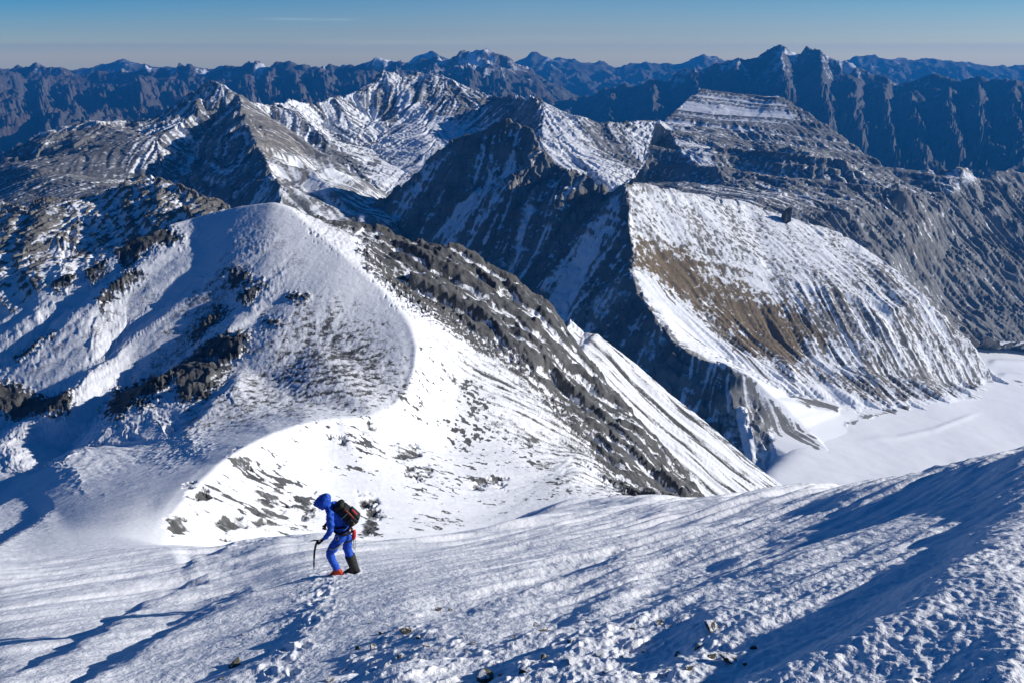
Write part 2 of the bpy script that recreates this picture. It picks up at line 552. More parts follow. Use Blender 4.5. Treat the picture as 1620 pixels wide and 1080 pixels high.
# ---- the near slope, the saddle and the snow hill with its rock rib (one continuous surface)
def near_land():
    L = Land('ground', snow=1.0, rough=0.25, gul=0.0)
    # slope under the eye
    L.world([(s * 1.0, 1.0, -1.65 + 0.15 * s - 0.50) for s in (-1.3, 0, 1.3)])
    L.dots([(-250, 1080, 8.3), (0, 1080, 7.0), (400, 1080, 5.2), (810, 1080, 3.6), (1200, 1080, 2.75), (1620, 1080, 2.2), (1950, 1080, 1.9),
            (0, 1010, 10.5), (300, 1010, 7.6), (560, 1000, 5.9), (900, 1000, 4.4), (1250, 960, 3.8), (1620, 920, 3.2), (1950, 900, 2.9)])
    L.dots([(535, 905, 11.2), (300, 940, 13.6), (0, 950, 18), (-250, 950, 21), (750, 900, 9.4), (1000, 880, 8.3), (1250, 850, 7.1), (1450, 810, 6.6), (1620, 790, 6.0), (1950, 760, 5.4)])
    sky_ = [(2100, 600, 8), (1900, 620, 8.4), (1760, 640, 8.8), (1620, 670, 9.6), (1430, 711, 13.5), (1240, 753, 19), (1080, 778, 25), (1000, 777, 29), (930, 770, 32), (850, 794, 30), (760, 830, 27),
            (680, 850, 24.5), (600, 858, 23), (545, 850, 24), (480, 832, 29), (380, 850, 35), (290, 860, 43), (255, 836, 60)]
    L.line(sky_)
    L.dots([(150, 872, 40), (0, 882, 42), (-250, 890, 43), (150, 830, 66), (200, 845, 60), (228, 840, 60.3), (248, 812, 70), (272, 778, 84), (310, 742, 103), (0, 850, 79), (-250, 850, 92)])
    # drop beyond the near skyline
    L.line([(2100, 800, 24), (1900, 820, 25), (1620, 830, 28), (1430, 850, 34), (1240, 860, 40), (1080, 880, 46), (930, 880, 50), (760, 910, 44), (600, 930, 40), (480, 905, 46), (380, 905, 52), (290, 900, 58)])
    L.line([(2100, 830, 200), (1620, 820, 200), (1300, 825, 180), (1100, 830, 150), (930, 845, 125), (760, 885, 105), (600, 905, 90), (480, 892, 80), (330, 905, 66)])
    # crest: saddle -> snow hill top
    crest = [(255, 836, 60), (275, 800, 74), (305, 772, 86), (345, 735, 105), (385, 708, 120), (430, 685, 137), (480, 668, 153), (540, 660, 168), (590, 656, 180), (625, 640, 192), (648, 612, 205), (658, 580, 219),
             (660, 550, 231), (652, 522, 244), (640, 500, 255), (600, 455, 276), (540, 400, 300), (495, 362, 320), (465, 335, 334), (430, 316, 345)]
    L.line(crest, snow=1.0)
    # white face right of the crest
    L.dots([(440, 800, 108), (520, 740, 142), (600, 800, 125), (640, 700, 178), (760, 815, 138), (900, 770, 170)], snow=0.97, gul=0.3)
    L.dots([(700, 640, 218), (700, 700, 197), (800, 700, 208), (850, 760, 178)], snow=0.9, gul=0.5)
    L.dots([(750, 560, 264), (690, 480, 290), (620, 420, 312)], snow=0.8, gul=0.5, rough=0.4)
    L.dots([(850, 620, 255), (920, 710, 228), (1000, 770, 215)], snow=0.62, gul=1.0, rough=0.8)
    # rock rib skyline
    rib = [(430, 316, 345), (460, 322, 347), (490, 332, 350), (525, 338, 354), (560, 345, 358), (600, 357, 364), (640, 366, 368), (670, 368, 370), (700, 376, 370), (740, 390, 366), (780, 412, 362), (815, 432, 356),
           (850, 460, 350), (875, 482, 345), (895, 515, 338), (920, 550, 330), (960, 602, 316), (1000, 645, 305), (1040, 690, 295), (1080, 735, 284), (1130, 785, 272), (1180, 840, 260)]
    L.line(rib, back=(60, 1.1), snow=0.30, rough=1.3, gul=1.0)
    # left skyline
    lsk = [(430, 316, 345), (380, 322, 350), (340, 331, 354), (300, 342, 356), (265, 352, 347), (230, 368, 338), (190, 385, 330), (150, 410, 321), (100, 432, 313), (60, 452, 304), (0, 492, 287), (-120, 560, 268), (-300, 650, 242)]
    L.line(lsk, back=(70, 1.0), snow=0.8, rough=0.45, gul=0.1)
    # left flank of the hill, falling to the left and towards the saddle
    L.dots([(330, 430, 296), (420, 400, 299), (470, 450, 276)], snow=0.9, rough=0.4, gul=0.4)
    L.dots([(500, 540, 239), (420, 600, 217), (480, 640, 190), (330, 560, 241), (300, 690, 170), (400, 660, 178)], snow=0.75, rough=0.35, gul=0.3)
    L.dots([(150, 520, 263), (200, 600, 237), (100, 700, 199), (0, 600, 244), (0, 700, 204), (-250, 720, 222)], snow=0.88, rough=0.35, gul=0.2)
    L.dots([(250, 735, 130), (120, 765, 122), (0, 785, 146), (40, 735, 172), (150, 715, 178), (-250, 860, 155)], snow=0.97)
    L.dots([(150, 790, 92)], snow=1.0)
    cols = span(-900, n_(70), -620, n_(130), -290, n_(1290), 1915, n_(200), 2900)
    rows = lspan(0.7, n_(45), 1.7, n_(760), 36.0, n_(640), 400.0, n_(30), 470.0)
    L.grid(cols, rows)
    far = sstep(45, 80, L.Y)
    near = 1 - sstep(25, 60, L.Y)
    # round off the base facets: strongly near the eye, less where crests are sharp
    Za = box(box(box(box(box(box(L.Z, int(30 * Q), 0), int(30 * Q), 0), int(30 * Q), 0), int(60 * Q), 1), int(60 * Q), 1), int(60 * Q), 1); Zb = box(box(box(box(L.Z, int(4 * Q), 0), int(4 * Q), 0), int(9 * Q), 1), int(9 * Q), 1); Zc = blur(L.Z, max(1, int(2 * Q)), 2)
    dc = np.minimum(np.abs(line_dist(L.px, L.py, crest)[0]), np.abs(line_dist(L.px, L.py, rib)[0]))
    dc = np.minimum(dc, np.abs(line_dist(L.px, L.py, lsk)[0]))
    Zm = box(box(box(box(L.Z, int(16 * Q), 0), int(16 * Q), 0), int(34 * Q), 1), int(34 * Q), 1)
    k = sstep(2, 20, dc)
    Zf = Zc * (1 - k) + Zb * k
    k = (1 - sstep(130, 185, L.Y)) * sstep(12, 55, dc)
    Zf = Zf * (1 - k) + Zm * k
    k = np.maximum(sstep(50, 95, L.Y), (1 - sstep(4, 30, np.abs(line_dist(L.px, L.py, sky_)[0]))) * sstep(290, 420, L.px) - sstep(0, 1, (30 - L.Y) / 10))
    k = np.clip(k, 0, 1)
    kz = sstep(20, 36, L.Y)
    L.Z = (Za * (1 - kz) + Zm * kz) * (1 - k) + Zf * k
    for kk in ATTRS: L.a[kk] = blur(L.a[kk], int(8 * Q), 2)
    L.pix()
    X, Y = L.X, L.Y
    # -- patches of the hill (outlines measured from the photo)
    band = L.paint([(485, 330), (560, 342), (700, 372), (790, 410), (860, 460), (905, 530), (960, 600), (1040, 690), (1160, 800), (1000, 800), (960, 740), (930, 690), (880, 640), (800, 560), (720, 500), (640, 470), (560, 400), (510, 360)],
                   14, 26, rough=1.5, gul=1.2)
    L.paint([(600, 352), (700, 374), (790, 412), (860, 462), (900, 530), (860, 628), (780, 582), (700, 515), (622, 468), (572, 415)], 16, 26, snow=0.15)
    L.paint([(870, 560), (930, 590), (1000, 660), (1080, 740), (1150, 800), (990, 805), (945, 745), (908, 695), (850, 625)], 14, 24, snow=0.14)
    L.paint([(700, 560), (800, 560), (880, 640), (960, 740), (1000, 790), (900, 770), (800, 700), (720, 620)], 24, 34, snow=0.50, gul=1.0)
    L.paint([(670, 520), (760, 560), (860, 660), (930, 760), (870, 770), (760, 660), (680, 580)], 20, 26, snow=0.62)
    L.paint([(440, 350), (520, 400), (610, 470), (645, 520), (640, 600), (560, 650), (380, 670), (320, 660), (400, 560), (420, 450)], 30, 40, snow=0.70)
    scree = L.paint([(440, 500), (520, 480), (600, 520), (640, 560), (650, 610), (600, 648), (480, 655), (380, 672), (300, 685), (340, 640), (420, 570)], 45, 34, snow=0.52)
    L.paint([(350, 400), (420, 390), (400, 470), (300, 590), (170, 670), (220, 560)], 26, 40, snow=0.53)
    L.paint([(110, 520), (230, 440), (250, 460), (120, 560), (20, 640), (-40, 650)], 20, 30, snow=0.58)
    L.paint([(330, 380), (400, 340), (470, 350), (480, 430), (420, 420)], 24, 30, snow=0.62)
    L.paint([(300, 600), (420, 540), (380, 640), (280, 690)], 20, 20, snow=0.56)
    for poly in ([(275, 590), (300, 560), (345, 540), (395, 530), (380, 560), (350, 590), (320, 620), (285, 632)], [(160, 645), (185, 610), (235, 590), (255, 612), (215, 640), (190, 668)],
                 [(-40, 600), (60, 615), (115, 620), (108, 650), (40, 656), (-40, 640)], [(75, 440), (110, 420), (118, 438), (90, 455)], [(180, 392), (205, 375), (262, 352), (290, 380), (240, 388), (198, 425)],
                 [(130, 415), (165, 400), (170, 420), (140, 440)], [(365, 430), (392, 428), (396, 446), (366, 450)], [(458, 468), (486, 468), (484, 475), (460, 474)], [(150, 472), (215, 428), (226, 434), (160, 484)], [(212, 642), (268, 592), (278, 601), (224, 652)], [(300, 522), (350, 482), (357, 489), (310, 532)], [(378, 472), (412, 446), (417, 453), (387, 480)], [(20, 560), (80, 520), (86, 528), (28, 570)], [(420, 508), (440, 508), (438, 514), (421, 514)]):
        w = L.region(poly, 6, 10)
        L.a['snow'] = L.a['snow'] * (1 - w) + 0.18 * w; L.a['rough'] = L.a['rough'] * (1 - w) + 0.92 * w
        L.Z = L.Z + w * 1.05 * np.clip(1 + 0.5 * fbm(X / 6, Y / 6, 3, 0.5, 2, 77), 0, 3)
    for poly in ([(355, 735), (380, 712), (405, 725), (395, 742), (365, 742)], [(395, 778), (440, 775), (450, 795), (420, 800)], [(400, 810), (450, 805), (455, 822), (400, 835)], [(262, 820), (285, 815), (300, 838), (270, 845)],
                 [(470, 785), (495, 780), (500, 820), (470, 830)], [(570, 785), (595, 790), (600, 850), (575, 850)], [(340, 825), (380, 812), (400, 838), (350, 852)], [(300, 770), (330, 775), (325, 790), (300, 785)],
                 [(520, 695), (545, 690), (545, 700), (525, 702)], [(575, 675), (590, 672), (592, 684), (578, 684)], [(620, 705), (660, 700), (665, 720), (625, 725)], [(640, 740), (680, 735), (680, 755), (645, 750)], [(745, 755), (790, 752), (800, 770), (750, 770)]):
        w = L.region(poly, 7, 12, wave=3.0)
        L.a['snow'] = L.a['snow'] * (1 - w) + 0.34 * w; L.a['rough'] = L.a['rough'] * (1 - w) + 0.8 * w; L.a['gul'] = L.a['gul'] * (1 - w) + 0.8 * w
        L.Z = L.Z + w * 0.28 * crag(X / 3.0, Y / 3.0, 15)[0]
    # -- relief
    rg = L.a['rough']
    lg = L.lic(9.0, 45.0, 5); lf = L.lic(2.4, 14.0, 6)
    fb = fbm(X / 34, Y / 34, 6, 0.52, 2.05, 1)
    rd = ridged(X / 16, Y / 16, 5, 0.5, 2.1, 2) - 0.5
    ca, sa = math.cos(math.radians(-32)), math.sin(math.radians(-32))      # joints run down the fall line of the rib
    wx = X + 2.2 * fbm(X / 9, Y / 9, 3, 0.5, 2, 71); wy = Y + 2.2 * fbm(X / 9, Y / 9, 3, 0.5, 2, 72)
    U = wx * ca + wy * sa; V = -wx * sa + wy * ca
    slabs = fbm(U / 7.0, V / 1.5, 5, 0.6, 2.1, 14)
    rd2 = ridged(U / 9, V / 4.5, 4, 0.5, 2.1, 12) - 0.5
    c1, k1 = crag(U / 21.0, V / 9.5, 3); c2, k2 = crag(U / 5.0, V / 2.7, 4); c3, k3 = crag(U / 1.9, V / 1.2, 5)
    rr = np.clip(rg - 0.5, 0, 1.5) * (0.12 + 0.88 * (1 - sstep(0.42, 0.72, L.a['snow'])))
    L.Z = L.Z + far * ((0.25 + 0.5 * rg) * fb + 1.2 * rr * rd + rr * (3.2 * c1 + 0.7 * c2 + 0.16 * c3 + 1.6 * rd2))
    L.Z = L.Z - far * L.a['gul'] * (0.5 * np.abs(lg) + 0.12 * np.abs(lf)) * np.clip(rg, 0.2, 1)
    # drift edges on the left flank
    lw = L.region([(-60, 470), (120, 420), (330, 350), (420, 400), (420, 520), (300, 700), (150, 760), (-60, 780)], 40, 20)
    one = np.ones_like(L.Z)
    for ln, h, w in (([(-60, 615), (40, 560), (110, 490), (200, 425), (262, 388)], 4.0, 13), ([(-60, 720), (60, 650), (150, 575), (240, 500), (330, 440), (390, 390)], 3.5, 15), ([(40, 760), (160, 670), (240, 610), (330, 530), (420, 455)], 4.0, 18),
                     ([(270, 700), (320, 650), (390, 575)], 2.0, 12), ([(-60, 560), (30, 500), (70, 470)], 3.0, 9), ([(-60, 830), (30, 770), (120, 715), (190, 660)], 1.2, 10)):
        scarp(L, ln, h, w, 50, one, 14.0)
    L.Z = L.Z + lw * (0.22 * L.lic(16.0, 140.0, 15, octs=2) + 0.05 * lf)
    # wind texture of the snow on the hill and saddle
    wd = math.radians(20)
    Uw = X * math.cos(wd) + Y * math.sin(wd); Vw = -X * math.sin(wd) + Y * math.cos(wd)
    ws = fbm_lod(Uw / 9.0, Vw / 1.6, 1.6, Y, 5, 0.6, 2.0, 21, 0.0026)
    L.Z = L.Z + far * 0.10 * ws * sstep(0.2, 0.8, L.a['snow'])
    sc_n = fbm(X / 2.2, Y / 2.2, 4, 0.65, 2.1, 23)
    L.Z = L.Z + scree * 0.22 * sc_n
    kr = np.clip(rr, 0, 1) * far
    L.Z = L.Z * (1 - 0.7 * kr) + blur(L.Z, 1, 1) * 0.7 * kr
    near_relief(L, near)
    # -- where the snow lies
    sl = slope_of(L, 1)
    base_sl = slope_of(L, int(12 * Q))
    cc = concav(L, max(2, int(4 * Q)))
    m = L.a['snow'] + (0.08 * lf + 0.05 * lg) * np.clip(L.a['gul'], 0, 1) + far * (0.22 * fbm(X / 5, Y / 5, 5, 0.66, 2.1, 31) + 0.16 * np.clip(L.a['gul'], 0, 1) * slabs)
    m = m + rr * (0.45 * np.clip(cc / 0.8, -1, 1) - 0.25 * np.clip(sl - base_sl, -0.6, 1.2) + 0.30 * (k1 < 0.08) + 0.14 * (k2 < 0.08))
    m = m + scree * (0.04 * lf + 0.40 * sc_n)
    bowl = L.region([(300, 790), (400, 715), (560, 665), (650, 610), (670, 560), (760, 620), (900, 760), (860, 800), (640, 850), (300, 850)], 30, 20)
    sp = fbm(X / 2.2, Y / 2.2, 4, 0.6, 2.1, 81) + 0.8 * fbm(X / 14, Y / 14, 3, 0.5, 2.1, 82) + 0.12 * lf
    m = m - bowl * 0.75 * sstep(0.30, 0.62, sp)
    m = np.where(far > 0.5, m, np.maximum(m, 1.0 * (1 - far) + m * far))
    L.a['snow'] = m
    L.a['tint'] = np.clip(0.05 + 0.4 * fbm(X / 30, Y / 30, 3, 0.5, 2, 55), 0, 1)
    cl = 1 - sstep(6, 28, Y); di = sstep(70, 160, Y)
    L.extra = dict(close=cl * 0.9, middle=sstep(5, 25, Y) * (1 - sstep(70, 160, Y)) * 0.7, distant=di * (0.22 + 0.9 * np.clip(L.a['rough'], 0, 1)))
    return L


def scarp(L, line, h, w, rec, sel, nz=0.9):
    """a drift edge: the snow drops by h across w pixels to the left of the line and builds up again over rec pixels"""
    sd, run = line_dist(L.px, L.py, line)
    q = -sd            # positive to the upper left of a line drawn from lower left to upper right
    q = q + fbm(L.X / nz, L.Y / nz, 4, 0.5, 2, 61) * w * 0.55
    ends = sstep(0, 0.15, run) * (1 - sstep(0.8, 1.0, run))
    f = sstep(-w, w, q) * np.exp(-np.clip(q - w, 0, None) / rec)
    up = np.exp(-np.clip(-q, 0, None) / (rec * 0.7)) * (1 - sstep(-w, w, q))
    L.Z = L.Z + sel * ends * h * (-0.6 * f + 0.4 * up)


def near_relief(L, near):
    X, Y = L.X, L.Y
    px0, py0 = L.px.copy(), L.py.copy()
    # drifts along the wind (from the upper right to the lower left of the picture)
    wd = math.radians(33)
    ca, sa = math.cos(wd), math.sin(wd)
    U = X * ca + Y * sa; V = -X * sa + Y * ca
    rightw = sstep(560, 1000, L.px)
    dr = fbm_lod(U / 3.2, V / 0.42, 0.42, Y, 4, 0.5, 2.1, 41)
    L.Z = L.Z + near * (0.030 + 0.048 * rightw) * np.clip(Y / 6, 0.5, 2.5) * dr
    big = fbm_lod(U / 11, V / 2.4, 2.4, Y, 3, 0.5, 2.1, 43)
    L.Z = L.Z + near * 0.14 * np.clip(Y / 8, 0.5, 2.5) * big
    sel = near
    for ln, h, w in (([(640, 1150), (830, 1040), (1000, 958), (1200, 885), (1350, 828), (1500, 782), (1660, 730)], 0.20, 24),
                     ([(1000, 1200), (1180, 1075), (1330, 1000), (1450, 930), (1540, 860), (1660, 790)], 0.22, 36),
                     ([(380, 1150), (560, 1075), (760, 1010), (880, 965), (1010, 900)], 0.17, 17),
                     ([(640, 980), (820, 925), (960, 880), (1060, 825)], 0.12, 11),
                     ([(1000, 925), (1130, 880), (1260, 830), (1400, 790)], 0.10, 10),
                     ([(-300, 1260), (-20, 1075), (120, 1010), (230, 955), (330, 910), (470, 895)], 0.34, 13),
                     ([(-120, 1230), (110, 1080), (300, 975), (400, 935), (500, 918)], 0.30, 15),
                     ([(20, 1210), (250, 1085), (420, 1020), (520, 965)], 0.20, 14),
                     ([(280, 895), (360, 862), (470, 842)], 0.5, 8),
                     ([(150, 1150), (330, 1085), (520, 1055), (700, 1030)], 0.20, 18),
                     ([(700, 1200), (900, 1090), (1060, 1040), (1150, 1000)], 0.20, 20),
                     ([(1280, 775), (1420, 745), (1560, 715), (1660, 700)], 0.12, 8),
                     ([(-60, 900), (20, 850), (90, 800)], 1.6, 9)):
        scarp(L, ln, h, w, w * 3.2, sel if h < 1 else 1.0, 0.35 if h < 0.2 else 1.0)
    # footprints trodden down the slope behind the climber
    for i, (fx, fy) in enumerate(((512, 935), (497, 950), (496, 972), (472, 984), (480, 1004), (448, 1012), (462, 1036), (426, 1042), (440, 1066), (404, 1074), (545, 915), (560, 905))):
        k = 1.0 + (fy - 930) / 330.0
        ra = 0.5 + 0.25 * math.sin(i * 2.4); ux = (px0 - fx) + (py0 - fy) * (1.2 * ra); a = ux / ((6.5 + 2 * math.sin(i * 1.7)) * k); b = (py0 - fy) / ((3.0 + math.sin(i * 3.1)) * k)
        r2 = a * a + b * b + 1.6 * fbm(X / 0.20, Y / 0.20, 4, 0.6, 2, 7)
        L.Z = L.Z + np.where(Y < 40, -0.036 * np.exp(-r2 * 1.2) + 0.014 * np.exp(-(np.sqrt(np.abs(r2)) - 1.5) ** 2 * 5), 0)
    trail = np.exp(-(line_dist(px0, py0, [(520, 925), (480, 975), (440, 1030), (395, 1085)])[0] / 34.0) ** 2)
    L.Z = L.Z + near * trail * 0.045 * np.clip(fbm(X / 0.22, Y / 0.22, 3, 0.55, 2.1, 17), -0.2, 1)
    # snow clods among the stones
    clod = np.clip(L.region([(540, 1000), (640, 960), (760, 985), (930, 980), (1130, 970), (1200, 1040), (1180, 1100), (520, 1100)], 20, 10, wave=0.5), 0, 1)
    L.Z = L.Z + clod * 0.05 * np.clip(fbm(U / 0.22, V / 0.12, 3, 0.5, 2.1, 18) - 0.08, 0, 1)
    # lumpy crust
    lump = fbm_lod(X / 0.10, Y / 0.10, 0.10, Y, 3, 0.55, 2.1, 45)
    lump2 = fbm_lod(X / 0.034, Y / 0.034, 0.034, Y * 0.8, 2, 0.55, 2.1, 46)
    mid = fbm_lod(X / 0.5, Y / 0.5, 0.5, Y, 4, 0.5, 2.1, 47)
    fade = 1 - sstep(6, 13, Y)
    L.Z = L.Z + near * (fade * 0.0065 * lump * (0.5 + 0.9 * rightw) + fade * 0.0050 * lump2 * (0.5 + 0.9 * rightw) + (1 - sstep(18, 40, Y)) * 0.018 * mid * (0.35 + 0.65 * rightw))
    L.Z = L.Z + near * 0.030 * np.clip(Y / 15, 0, 2) * (0.5 + 0.5 * rightw) * fbm_lod(U / 1.9, V / 0.8, 0.8, Y, 5, 0.6, 2.1, 48)


# ---- narrow snow spur behind the rock rib
def spur_land():
    L = Land('snow_hill', snow=0.8, rough=0.6, gul=1.0)
    L.line([(900, 500, 440), (925, 524, 434), (945, 526, 430), (985, 556, 426), (1025, 590, 422), (1065, 625, 416), (1105, 655, 410), (1150, 692, 402), (1195, 732, 394), (1240, 768, 386), (1320, 840, 366)],
           back=(60, 1.3), snow=0.62, rough=0.8)
    L.dots([(880, 600, 372), (940, 640, 368), (1000, 710, 352), (1080, 780, 338), (1150, 850, 322)], snow=0.8)
    L.dots([(830, 700, 330), (950, 800, 310), (1080, 880, 295)])
    L.grid(span(860, n_(400), 1430), lspan(290, n_(330), 500))
    L.smooth(2, 1)
    lg = L.lic(8.0, 40.0, 5); lf = L.lic(2.8, 16.0, 6)
    rough_detail(L, 1.6, 26, 5, 4)
    L.Z = L.Z - 0.4 * np.abs(lg)
    L.a['snow'] = L.a['snow'] + 0.14 * lf + 0.14 * lg + 0.15 * fbm(L.X / 6, L.Y / 6, 4, 0.6, 2, 8) + 0.02
    L.extra = dict(distant=np.full(L.Z.shape, 0.5))
    return L


# ---- dark pyramid with the brown sunlit face
def pyramid_land():
    L = Land('mountain', snow=0.45, rough=1.0, gul=1.0)
    left = [(800, 189, 2000), (790, 196, 2000), (765, 200, 2005), (740, 206, 2010), (715, 222, 2012), (690, 240, 2015), (665, 262, 2010), (640, 280, 2005), (600, 312, 1985), (555, 343, 1960), (500, 380, 1940)]
    L.line(left, back=(250, 1.0), snow=0.2, rough=1.2)
    right = [(800, 189, 2000), (820, 192, 1990), (838, 204, 1965), (850, 218, 1940), (862, 236, 1910), (880, 250, 1875), (905, 268, 1825), (935, 284, 1760), (965, 290, 1700), (990, 294, 1640)]
    L.line(right, back=(220, 0.9), snow=0.25, rough=1.2)
    brow = [(990, 294, 1640), (1030, 296, 1680), (1080, 303, 1730), (1130, 312, 1790), (1180, 322, 1840), (1245, 345, 1895), (1300, 358, 1890), (1345, 376, 1860), (1385, 402, 1820), (1420, 430, 1780), (1460, 465, 1740),
            (1500, 509, 1745), (1530, 537, 1725), (1549, 555, 1730), (1559, 584, 1735), (1578, 611, 1690)]
    L.line(brow, back=(180, 0.55), snow=0.55, rough=0.6)
    # the arris between shade and sun, down to the lower spur
    arris = [(990, 294, 1640), (993, 340, 1570), (997, 400, 1485), (1000, 440, 1432), (1025, 485, 1360), (1065, 540, 1284), (1110, 566, 1236), (1150, 575, 1212), (1185, 592, 1200), (1230, 630, 1196), (1275, 675, 1185), (1310, 709, basin_d(1310, 709) * 0.998)]
    L.line(arris, snow=0.3, rough=0.9)
    # shaded face and its foot in the gully
    L.line([(480, 470, 1770), (600, 450, 1749), (700, 450, 1650), (800, 480, 1524), (880, 520, 1420), (950, 545, 1342), (1020, 590, 1262), (1080, 640, 1185), (1130, 690, 1130), (1180, 740, 1085), (1220, 790, 1050)], snow=0.5)
    L.dots([(800, 300, 1800), (700, 330, 1860), (880, 380, 1640), (930, 440, 1500), (760, 400, 1690)], snow=0.42, gul=1.3)
    L.dots([(1050, 580, 1245), (1110, 620, 1188), (1150, 650, 1158), (1190, 690, 1128)], snow=0.4)
    # sunlit face
    L.dots([(1060, 370, 1600), (1130, 400, 1610), (1220, 430, 1630), (1320, 450, 1640), (1400, 500, 1610)], snow=0.55, rough=0.4)
    L.dots([(1060, 440, 1500), (1130, 480, 1500), (1200, 520, 1490), (1280, 560, 1470), (1370, 590, 1470), (1480, 600, 1570)], snow=0.4, rough=0.4)
    L.dots([(1060, 490, 1420), (1110, 540, 1370), (1180, 585, 1340), (1250, 625, 1320), (1330, 655, 1288), (1430, 650, 1386), (1530, 625, 1553)], snow=1.0, rough=0.1, gul=0.1)
    L.dots([(x_, y_, basin_d(x_, y_) * 1.02) for x_, y_ in ((1330, 722), (1400, 690), (1500, 660), (1640, 630), (1250, 790), (1240, 745), (1290, 740))], snow=1.1, rough=0.05, gul=0.0)
    L.world([(450, 1000, -680), (900, 1150, -790), (1300, 1500, -790), (150, 1000, -660), (-400, 1250, -560)], snow=1.1, rough=0.1)
    L.grid(span(480, n_(790), 1800), lspan(1000, n_(760), 2260))
    L.smooth(max(1, int(2 * Q)), 1)
    X, Y = L.X, L.Y
    shade = L.region([(540, 345), (800, 185), (850, 215), (990, 294), (1000, 440), (1065, 540), (1120, 600), (1180, 740), (900, 560), (700, 480), (540, 420)], 10, 8)
    lit = L.region([(992, 296), (1245, 345), (1345, 376), (1420, 430), (1500, 503), (1572, 606), (1440, 660), (1250, 620), (1110, 545), (1040, 470), (1000, 430)], 8, 8)
    brown = L.region([(1000, 380), (1060, 395), (1120, 420), (1180, 455), (1260, 500), (1300, 530), (1250, 570), (1190, 560), (1130, 510), (1060, 455), (1005, 420)], 26, 22)
    ap = L.region([(1000, 430), (1010, 425), (1060, 460), (1110, 510), (1170, 555), (1230, 570), (1290, 600), (1400, 640), (1560, 610), (1660, 640), (1660, 760), (1240, 770), (1190, 600), (1110, 560), (1070, 540)], 10, 10)
    lg = L.lic(30.0, 130.0, 5); lf = L.lic(9.0, 55.0, 6); lw = L.lic(85.0, 260.0, 7)
    fine = fbm(X / 11, Y / 11, 5, 0.62, 2.1, 33)
    wx = X + 14 * fbm(X / 60, Y / 60, 3, 0.5, 2, 71); wy = Y + 14 * fbm(X / 60, Y / 60, 3, 0.5, 2, 72)
    c1, k1 = crag(wx / 75.0, wy / 95.0, 3); c2, k2 = crag(wx / 27.0, wy / 34.0, 4); c3, k3 = crag(wx / 10.0, wy / 12.0, 5)
    cr = L.a['rough'] * np.clip(shade + 0.12 + 0.9 * (1 - lit - shade).clip(0, 1), 0, 1) * (1 - ap)
    L.a['rough'] = L.a['rough'] * (1 - 0.95 * ap * (1 - lit))
    rough_detail(L, 12.0, 150, 7, 3, 0.6)
    L.Z = L.Z + cr * (9 * c1 + 5 * c2 + 2.0 * c3)
    L.Z = L.Z + shade * (8.0 * (0.5 - np.abs(lw)) + 3.5 * (0.5 - np.abs(lg))) * L.a['gul'] + lit * (1.2 + 2.2 * sstep(430, 520, L.py + 0.25 * (L.px - 1250))) * (0.5 - np.abs(lg)) + lit * 5.0 * sstep(430, 540, L.py + 0.3 * (L.px - 1250)) * (0.5 - np.abs(lw))
    hard = L.strata(2.0, 26.0, (0.25, 0.1), 3)
    sl = slope_of(L, 1); bs = slope_of(L, int(10 * Q)); cc = concav(L, max(2, int(4 * Q)))
    ms = 0.43 + 0.09 * lf + 0.20 * lw + 0.13 * lg + 0.25 * fine - 0.30 * np.clip(sl - bs, -0.5, 1) + 0.12 * np.clip(cc / 4, -1.2, 1.2)
    ms = ms + 0.10 * fbm(X / 180, Y / 180, 2, 0.5, 2, 12) - 0.22 * sstep(-260, -190, L.Z)
    # snow: the shaded face has streaks in its runnels
    m = L.a['snow'] + 0.13 * fine
    m = np.where(shade > 0.5, ms, m)
    lowr = sstep(430, 520, L.py + 0.25 * (L.px - 1250))
    f3 = fbm(X / 6, Y / 6, 4, 0.65, 2.1, 35)
    m_lit = 0.53 + 0.45 * fine + 0.35 * f3 + (0.03 + 0.09 * lowr) * lf + 0.07 * lowr * lg + 0.22 * lowr * fbm(X / 34, Y / 34, 4, 0.6, 2.1, 36) + 0.25 * fbm(X / 90, Y / 90, 3, 0.5, 2, 19)
    m_lit = m_lit - lowr * (0.05 + 0.10 * (0.6 - np.abs(lw)) + 0.05 * (0.5 - np.abs(lg))) - 0.42 * brown - 0.04 * lowr * (1 - brown) + 0.03 + 0.05 * (1 - lowr)
    m = np.where(lit > 0.5, m_lit, m)
    # fingers of rock running down into the apron
    tongue = 0.35 * lf + 0.22 * lg + 0.1 * fine
    yy = L.py - np.interp(L.px, [1000, 1060, 1130, 1190, 1250, 1300, 1360, 1430, 1500, 1570], [415, 455, 515, 562, 590, 605, 600, 600, 612, 606])
    m_ap = 1.1 - sstep(0, 1, (tongue * 55 + 8 - yy) / 30.0) * 0.85
    m = np.where(ap > 0.5, np.where(yy > -25, np.maximum(m_ap, m * (1 - sstep(-25, 0, yy)) + m_ap * sstep(-25, 0, yy)), m), m)
    # lower spur rocks
    sp = L.region([(1065, 545), (1110, 570), (1150, 580), (1185, 600), (1230, 640), (1275, 680), (1312, 712), (1270, 705), (1215, 680), (1180, 655), (1150, 640), (1120, 640)], 7, 8)
    m = m * (1 - sp) + sp * (0.33 + 0.2 * lf + 0.12 * fine)
    for poly in ([(1255, 625), (1290, 628), (1330, 645), (1325, 652), (1280, 642)], [(1340, 668), (1400, 648), (1440, 642), (1438, 650), (1395, 660), (1350, 672)], [(1420, 620), (1436, 628), (1434, 634), (1422, 630)]):
        w = L.region(poly, 4, 5); m = m * (1 - w) + w * 0.25; L.Z = L.Z + 2.5 * w
    L.a['snow'] = m
    L.a['tint'] = np.clip(brown * 1.0 + lit * (0.30 + 0.5 * fine) + 0.05 + 0.2 * fine, 0, 1)
    # little bright fin at the foot of the spur
    sd, run = line_dist(L.px, L.py, [(1170, 640), (1180, 680), (1192, 735)])
